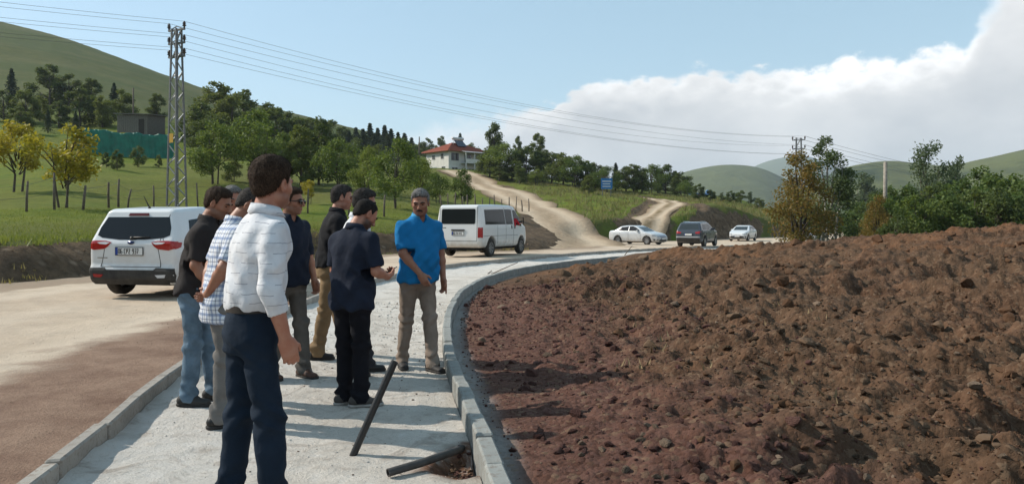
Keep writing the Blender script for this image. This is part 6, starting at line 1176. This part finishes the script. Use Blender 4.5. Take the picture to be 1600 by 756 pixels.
def shed():
    d = slope_d(222, 207, 108.); x = (222-CPX)/FPX*d; z = ground_z(x, d); k = d/108; o = empty('hillside_shed', (x, d, z), math.radians(-14)); o.scale = (k, k, k); tag(o, 'weathered grey shed on the hillside above the tarpaulin', 'shed'); MB().box(-2.6, 2.4, -1.8, 1.8, -1.2, 2.2).build('wall', mat('shed_boards', (.13, .115, .10), .95, .3, 5), o)
    for i in range(14): MB().box(-2.58+i*.36, -2.30+i*.36, -1.84, -1.8, -.8, 2.15+.02*(i % 3)).build('board', mat('shed_board', (.17, .15, .13), .95, .35, 7), o)
    MB().add([(-3.0, -2.2, 2.45), (2.8, -2.2, 2.15), (2.8, 2.2, 2.45), (-3.0, 2.2, 2.75), (-3.0, -2.2, 2.37), (2.8, -2.2, 2.07), (2.8, 2.2, 2.37), (-3.0, 2.2, 2.67)], [(0, 1, 2, 3), (4, 7, 6, 5), (0, 4, 5, 1), (1, 5, 6, 2), (2, 6, 7, 3), (3, 7, 4, 0)]).build('roof', mat('shed_roof', (.20, .18, .165), .8, .3, 3), o); MB().box(1.0, 1.9, -1.86, -1.79, -.6, 1.5).build('door', MBARKD, o)
shed()
def tarpaulin():
    da = slope_d(196, 248, 88.); n = 90; m = 14; V = []; A = Vector(((112-CPX)/FPX*da, da, 0)); B = Vector(((272-CPX)/FPX*(da*1.02), da*1.02, 0)); rs = np.random.default_rng(2); Fc = []
    for i in range(n+1):
        t = i/n; p = A.lerp(B, t); zg = ground_z(p.x, p.y)-.3; ztop = EYE-((np.interp(t, [0, .08, .15, .3, .36, .6, 1], [214, 205, 200, 203, 206, 208, 212]))-HPY)/FPX*p.y+.10*math.sin(t*23)+.05*math.sin(t*61)
        for j in range(m+1):
            u = j/m; z = zg+(ztop-zg)*min(1, u/.86); back = 0 if u < .86 else (u-.86)/.14*2.2; w = (.09*math.sin(t*70+2*math.sin(t*17))+.05*math.sin(t*150+u*3))*(1-u*.5); V.append((p.x, p.y+w+back, z-(.10 if u > .9 else 0)))
    for i in range(n):
        for j in range(m): a = i*(m+1)+j; Fc.append((a, a+m+1, a+m+2, a+1))
    g = NG('green_tarpaulin'); q = g.noise(1.2, 5, .6); g.bump(g.noise(3, 4), .08); g.done(g.mix(g.rng(q, .3, .7), (.004, .115, .085), (.008, .175, .125)), .5, .4); c = V[0]; o = empty('green_tarpaulin', c); tag(o, 'long green tarpaulin screen on the slope left of the pylon', 'tarpaulin'); me = mesh_np('sheet', np.array(V)-np.array(c), np.array(Fc), g.m, True); sh = obj('sheet', me, o); md = sh.modifiers.new('thick', 'SOLIDIFY'); md.thickness = .03
    for i in range(0, n+1, 15): p = A.lerp(B, i/n); zg = ground_z(p.x, p.y); MB().tube([(p.x-c[0], p.y+.35-c[1], zg-.3-c[2]), (p.x-c[0], p.y+.35-c[1], zg+3.0-c[2])], .05, 6).build('post', MWOOD, o)
tarpaulin()
def signboard():
    d = slope_d(950, 307, 108.); x = (948-CPX)/FPX*d; z = ground_z(x, d); o = empty('blue_signboard', (x, d, z), math.radians(8)); tag(o, 'blue signboard on two posts beside the tree belt', 'sign'); s = d/1180; h = (307-279)*s; w = 18*s
    MB().box(-w/2, w/2, -.03, .03, h*.40, h).build('panel', mat('sign_blue', (.02, .16, .42), .5), o); MB().box(-w*.40, w*.40, -.045, -.02, h*.80, h*.86).build('lettering', mat('sign_white', (.6, .62, .65), .6), o); MB().box(-w*.36, w*.30, -.045, -.02, h*.66, h*.71).build('lettering', MATS['sign_white'], o); MB().box(-w*.38, w*.34, -.045, -.02, h*.52, h*.57).build('lettering', MATS['sign_white'], o)
    for k in (-1, 1): MB().bar((k*w*.38, .07, -.3), (k*w*.38, .07, h*.9), .09).build('post', MGALV, o)
    # small blue lorry among the valley bushes
    d = 150.; x = (1095-CPX)/FPX*d; z = EYE-(306-HPY)/FPX*d-1.2; v = empty('blue_lorry', (x, d, z), math.radians(-8)); tag(v, 'small blue lorry half hidden among the bushes beyond the earth cut', 'lorry'); MBL = car_paint('paint_blue', (.02, .14, .36), .4)
    B = CarBody([(-2.4, .6), (-2.4, 1.7), (1.0, 1.7), (1.02, 2.3), (1.9, 2.3), (2.4, 1.5), (2.45, .6)], [(.5, 1.0), (2.3, .92)], [(-2.5, 1), (2.5, .95)], [(-1.4, .5, .55), (1.6, .5, .55)], .08); obj('body', B.mesh('body', MBL, .06), v); B.patch('windscreen', [(-.75, 1.55), (.75, 1.55), (.70, 2.15), (-.70, 2.15)], 0, 1, .01, GLASS, v, .2)
    for s_ in (-1, 1):
        B.patch('side_window', [(1.1, 1.6), (1.1, 2.15), (1.8, 2.15), (2.1, 1.6)], 1, s_, .01, GLASS, v, .2)
        for xx in (-1.4, 1.6): wheel(v, xx, s_*.85, .48, .48, .26, s_, MRIMD, 6)
signboard()

# ================================================================ building-site bits in the foreground
MPIPE = mat('pipe_black', (.016, .016, .017), .38, .3, 14, .001, spec=.5); MPIPED = mat('pipe_dusty', (.055, .050, .047), .7, .35, 12)
def pipe(name, label, pts, r, mt, cat='pipe'):
    a = Vector(pts[0]); o = empty(name, a); tag(o, label, cat); L = [Vector(p)-a for p in pts]; d = (L[-1]-L[-2]).normalized()
    MB().tube(L, r, 14, False).tube([p for p in L], r*.8, 14, False).build('tube', mt, o, True)
    # rim ring closing the wall of the pipe at both ends
    for e, dd in ((L[0], (L[1]-L[0]).normalized()), (L[-1], d)):
        u = Vector((0, 1, 0)).cross(dd).normalized() if abs(dd.y) < .9 else Vector((1, 0, 0)); w = dd.cross(u); vs = []; n = 14
        for k in range(n): t = 2*PI*k/n; q = u*math.cos(t)+w*math.sin(t); vs += [e+q*r, e+q*r*.8]
        MB().add(vs, [(2*k, 2*((k+1) % n), 2*((k+1) % n)+1, 2*k+1) for k in range(n)]).build('rim', mt, o)
def W(px, py, z=0.0, d=None):
    d = FPX*(EYE-z)/(py-HPY) if d is None else d; return ((px-CPX)/FPX*d, d, EYE-(py-HPY)/FPX*d)
pb = Vector(W(549, 716, -.01)); pipe('standing_pipe', 'black plastic pipe sticking up at a slant from the gravel', [pb-Vector((.02, 0, .05)), pb+(Vector(W(617, 564, d=pb.y+.06))-pb)*.5, W(617, 564, d=pb.y+.06)], .0235, MPIPE)
pipe('lying_pipe', 'dusty black pipe lying on the gravel and ending in the muddy hole', [W(606, 738, .030), W(660, 722, .05), W(700, 708, .055), W(722, 700, .0)], .024, MPIPED)
def rod(label, a, b, r=.012, name='steel_rod'):
    a = Vector(a); b = Vector(b); o = MB().tube([a-a, (b-a)*.5+Vector((0, 0, .004)), b-a], [r, r*1.05, r*.9], 7).build(name, mat('rusty_steel', (.10, .055, .035), .8, .4, 20), None, True, a); tag(o, label, 'rod')
rod('rusty rod lying across the bend of the pavement bed', W(768, 428, .02), W(809, 410, .16)); rod('short rusty rod on the gravel left of the longer one', W(762, 428, .02), W(768, 423, .05), name='steel_rod')
def stick(label, px, py, px2, py2):
    x, d = dirt_at(px, py); z = float(zdirt(np.array([x]), np.array([d]))[0]); a = Vector((x, d, z)); b = Vector(P(px2, py2, d)); m = MB().tube([a-a-Vector((0, 0, .05)), (b-a)*.5+Vector((.01, 0, .01)), b-a], [.022, .02, .014], 6); o = m.build('broken_stick', MWOOD, None, True, a); tag(o, label, 'stick')
stick('broken stick leaning on the far rim of the earth heap', 972, 394, 988, 384); stick('short stick on the crest of the earth heap below the white saloon', 1158, 386, 1166, 381)

# ---- stones
def stone_mesh(seed, sub=1, flat=.6):
    rs = np.random.default_rng(seed); m = bmesh.new(); bmesh.ops.create_icosphere(m, subdivisions=sub, radius=1)
    pl = [(lambda n: n/np.linalg.norm(n))(rs.normal(size=3)) for _ in range(7)]; hs = rs.uniform(.38, .78, 7)
    for v in m.verts:
        c = np.array(v.co); 
        for n, h in zip(pl, hs):
            k = c@n
            if k > h: c = c-n*(k-h)
        v.co = c*(1+rs.normal()*.05)
    for v in m.verts: v.co.z *= flat; v.co.x *= 1.15
    me = bpy.data.meshes.new('stone'); bmesh.ops.triangulate(m, faces=m.faces); m.to_mesh(me); m.free(); return me
def stone_mat(name, c1, c2):
    g = NG(name); i = g.N.new('ShaderNodeObjectInfo'); a = g.noise(6, 6, .7, 'Generated'); r = g.math('ADD', g.math('MULTIPLY', i.outputs['Random'], .6), g.math('MULTIPLY', a, .6)); g.bump(a, .05); return g.done(g.mix(g.rng(r, .3, .9), c1, c2), .95, .1)
MST = [stone_mat('stone_brown', (.070, .044, .028), (.180, .118, .076)), stone_mat('stone_maroon', (.075, .036, .030), (.175, .095, .078)), stone_mat('stone_pale', (.13, .092, .066), (.27, .195, .14))]
SM = []; stone_mat('clod_earth', (.042, .022, .013), (.120, .066, .038))
for k in range(8):
    me = stone_mesh(k+1, 2 if k < 4 else 1, (.55, .7, .62, .8)[k % 4])
    for mm in MST:
        c = me.copy(); c.name = 'stone'; c.materials.append(mm); SM.append(c)
def scatter_stones():
    rs = np.random.default_rng(21); n = 0; todo = []
    big = [(1393, 546, 34), (1210, 745, 40), (1240, 690, 26), (1265, 678, 20), (1285, 676, 18), (1225, 705, 20), (1290, 700, 16), (1305, 735, 18), (1180, 740, 22), (860, 648, 22), (830, 586, 24), (780, 520, 16), (960, 549, 16), (985, 512, 14), (1065, 525, 16), (1075, 575, 14), (1255, 535, 16), (1330, 560, 16), (1480, 600, 18), (1560, 690, 18), (1040, 700, 20), (1100, 610, 16), (990, 690, 18), (880, 700, 16), (1530, 640, 14), (1590, 620, 20), (1160, 470, 13), (1430, 470, 12), (1260, 440, 10), (1480, 420, 12), (1180, 690, 18), (1195, 715, 16), (1250, 725, 24), (1275, 740, 18), (1320, 690, 12), (1235, 735, 22), (800, 705, 12), (910, 620, 14), (1010, 640, 14), (1140, 640, 16)]
    for px, py, s in big: todo.append((px, py, s*.6))
    while len(todo) < 300:
        py = 400+356*rs.random()**.62; px = rs.uniform(720, 1600)
        x, d = dirt_at(px, py)
        if x < float(KR(d))+.35: continue
        todo.append((px, py, rs.uniform(4.5, 8.5)*(1+.4*(py-400)/356)))
    for px, py, s in todo:
        x, d = dirt_at(px, py); z = float(zdirt(np.array([x]), np.array([d]))[0]); q = x-float(KR(d)); r = s/FPX*d; mar = q < 2.2 and d < 15
        o = bpy.data.objects.new('stone', SM[int(rs.integers(0, 8))*3+(2 if rs.random() < .18 else (1 if mar else 0))]); COL.objects.link(o); o.parent = dirt; o.location = (x, d, z+r*.12); o.scale = (r, r*rs.uniform(.7, 1), r); o.rotation_euler = (rs.uniform(-.5, .5), rs.uniform(-.5, .5), rs.uniform(0, 6.3))
    # clods and small stones beyond counting
    lod = []
    for sub in (0, 1):
        ms = [stone_mesh(40+k, sub+1, .75) for k in range(6)]; lod.append(([np.array([v.co[:] for v in q.vertices]) for q in ms], np.array([p.vertices[:] for p in ms[0].polygons])))
    def heap(name, N, mats, xr, zf, size, parent, sel, thr=1.0):
        V = [[], []]; Fn = [[], []]; cnt = [0, 0]
        xs, ys = xr(N); zs = zf(xs, ys); keep = sel(xs, ys); xs, ys, zs = xs[keep], ys[keep], zs[keep]; sz = size(len(xs), ys)
        for i in range(len(xs)):
            base, tri = lod[1 if sz[i]*FPX/ys[i] > 5 else 0]; b = base[i % 6]; a = rs.uniform(0, 6.3); t = rs.uniform(-.6, .6); c, s_ = math.cos(a), math.sin(a); ct, st = math.cos(t), math.sin(t); R = np.array([[c, -s_*ct, s_*st], [s_, c*ct, -c*st], [0, st, ct]]); v = (b*sz[i]*np.array([1, rs.uniform(.65, 1), 1]))@R.T+[xs[i], ys[i], zs[i]+sz[i]*.15]
            k = 1 if rs.random() < thr else 0; V[k].append(v); Fn[k].append(tri+cnt[k]); cnt[k] += len(b)
        for k in (0, 1):
            if V[k]: me = mesh_np(name, np.vstack(V[k]), np.vstack(Fn[k]), mats[k], False); o = obj(name, me, parent); o['kind'] = 'stuff'
    # sample evenly over the picture: nearer ground gets smaller stones
    def pix(N):
        py = 396+360*rs.random(N)**.75; px = rs.uniform(700, 1640, N); d = np.clip(FPX*(EYE-.25)/(py-HPY), 3.0, 27)+rs.normal(size=N)*.2; return (px-CPX)/FPX*d, d
    far = lambda x, y: (x-KR(y) > .22)
    heap('clod', 8200, (MST[0], MATS['clod_earth']), pix, zdirt, lambda n, y: (rs.pareto(2.1, n)*1.1+1.4).clip(1.4, 11)*y/FPX*1.2, dirt, lambda x, y: far(x, y) & ((x-KR(y) > 2.0+rs.normal(size=len(x))*.5) | (y > 15)), .72)
    heap('rubble', 5200, (MST[1], MST[2]), lambda N: (lambda y: (KR(y)+.2+rs.random(N)**1.2*3.4, y))(2.4+14*rs.random(N)**1.6), zdirt, lambda n, y: (rs.pareto(2.4, n)*.8+1.2).clip(1.2, 6.0)*y/FPX*1.15, dirt, far, .16)
    heap('gravel', 4200, (MST[2], mat('gravel_pale', (.50, .47, .43), .95, .25, 30)), lambda N: (lambda y: (KL(y)+.1+(KR(y)-KL(y)-.15)*rs.random(N)**.7, y))(2.6+11*rs.random(N)**1.5), zwalk, lambda n, y: (rs.pareto(2.8, n)*.6+.7).clip(.7, 2.6)*y/FPX, pavement, lambda x, y: y > 0, .85)
    heap('spoil', 110, (MST[1], MST[0]), lambda N: (HOLE[0]+rs.normal(size=N)*.09, HOLE[1]+rs.normal(size=N)*.11), zwalk, lambda n, y: rs.uniform(.006, .022, n), pavement, lambda x, y: x < KR(y)-.02, .5)
    heap('road_grit', 420, (MST[1], MST[0]), lambda N: (lambda y: (KL(y)-.15-rs.random(N)**2*2.2, y))(2.6+16*rs.random(N)**1.4), lambda x, y: zroad(y)-.004, lambda n, y: rs.uniform(.35, 1.0, n)*y/FPX, main_road, lambda x, y: y > 0, .5)
    heap('bank_stone', 700, (MST[0], MST[2]), lambda N: (lambda y: (BK(y)-2.8*rs.random(N)+.5, y))(12+30*rs.random(N)), lambda x, y: ground_fields(x, y)[0], lambda n, y: rs.uniform(.7, 2.4, n)*y/FPX, ground, lambda x, y: y > 0, .25)
scatter_stones()

# ---- grass and weeds
def grass_patch(name, xs, ys, h, mt, nb, rs, spread=.12, parent=None, zf=None):
    n = len(xs); z = ground_fields(xs, ys)[0] if zf is None else zf(xs, ys); X = np.repeat(xs, nb)+rs.normal(size=n*nb)*spread; Y = np.repeat(ys, nb)+rs.normal(size=n*nb)*spread; Z = np.repeat(z, nb)-.03; hh = np.repeat(h, nb)*rs.uniform(.5, 1.2, n*nb); a = rs.uniform(0, 6.3, n*nb); w = hh*.10+.006; ln = rs.normal(size=(n*nb, 2))*hh[:, None]*.35
    b0 = np.c_[X-np.cos(a)*w, Y-np.sin(a)*w, Z]; b1 = np.c_[X+np.cos(a)*w, Y+np.sin(a)*w, Z]; t = np.c_[X+ln[:, 0], Y+ln[:, 1], Z+hh]; V = np.stack([b0, b1, t], 1).reshape(-1, 3); me = mesh_np(name, V, np.arange(len(V)).reshape(-1, 3), mt, False); attr(me, 'rnd', np.repeat(rs.random(n*nb), 3)); return me
def build_grass():
    rs = np.random.default_rng(31); straw = mat('straw_blade', (.22, .16, .085), .9); mt = leaf_mat('grass_blade', (.085, .125, .020), (.165, .175, .040), .4); md = leaf_mat('weed_blade', (.10, .105, .035), (.20, .165, .075), .35)
    N = 15000; y = 16+38*rs.random(N)**1.3; x = BK(y)-.9-16*rs.random(N)**1.2; z, soil, s, td = ground_fields(x, y); k = (soil < .55) & (td > .8) & (s > .6); x, y, s = x[k], y[k], s[k]
    me = grass_patch('meadow_grass', x, y, .05+.10*rs.random(len(x))*sstep(6, 1, s)+.03, mt, 5, rs, .18); tag(obj('meadow_grass', me), 'short green grass on the meadow and the road bank', 'grass', None, 'stuff')
    N = 2600; y = 14+34*rs.random(N); x = BK(y)-.1-3.4*rs.random(N)**1.4; n = fbm(x, y, .5, 3, .5, 4); z, soil, s, td = ground_fields(x, y); k = (n > .0) & (td > .8); x, y = x[k], y[k]; me = grass_patch('bank_weeds', x, y, .05+.09*rs.random(len(x)), md, 9, rs, .15); tag(obj('bank_weeds', me), 'dry weeds growing on the brown road bank', 'weeds', None, 'stuff')
    N = 3200; px = rs.uniform(820, 1240, N); d = 58+60*rs.random(N); x = (px-CPX)/FPX*d; z, soil, s, td = ground_fields(x, d); k = (soil < .5) & (td > .6) & (s > 1.0); me = grass_patch('slope_grass', x[k], d[k], .25+.3*rs.random(k.sum()), md, 6, rs, .3); tag(obj('slope_grass', me), 'rough dry grass on the slope between the two tracks', 'grass', None, 'stuff')
    N = 26; px = rs.uniform(960, 1300, N); py = rs.uniform(430, 650, N); q = np.array([dirt_at(a, b) for a, b in zip(px, py)]); me = grass_patch('earth_weeds', q[:, 0], q[:, 1], .05+.06*rs.random(N), straw, 6, rs, .05, zf=zdirt); tag(obj('earth_weeds', me), 'dry weed tufts scattered over the dug up earth', 'weeds', None, 'stuff')
build_grass()

# ================================================================ the air
def haze():
    S = 8500; o = MB().box(-S, S, -300, S, -36, 420).build('haze', None); g, nt, b = nodes_of('haze_air'); nt.nodes.remove(b); v = nt.nodes.new('ShaderNodeVolumePrincipled'); v.inputs['Color'].default_value = (.80, .90, 1.0, 1); v.inputs['Density'].default_value = .00018; v.inputs['Anisotropy'].default_value = 0.0
    nt.links.new(v.outputs[0], [n for n in nt.nodes if n.type == 'OUTPUT_MATERIAL'][0].inputs['Volume']); o.data.materials.append(g); tag(o, 'pale summer haze in the air over the valley', 'haze', None, 'stuff')
haze()
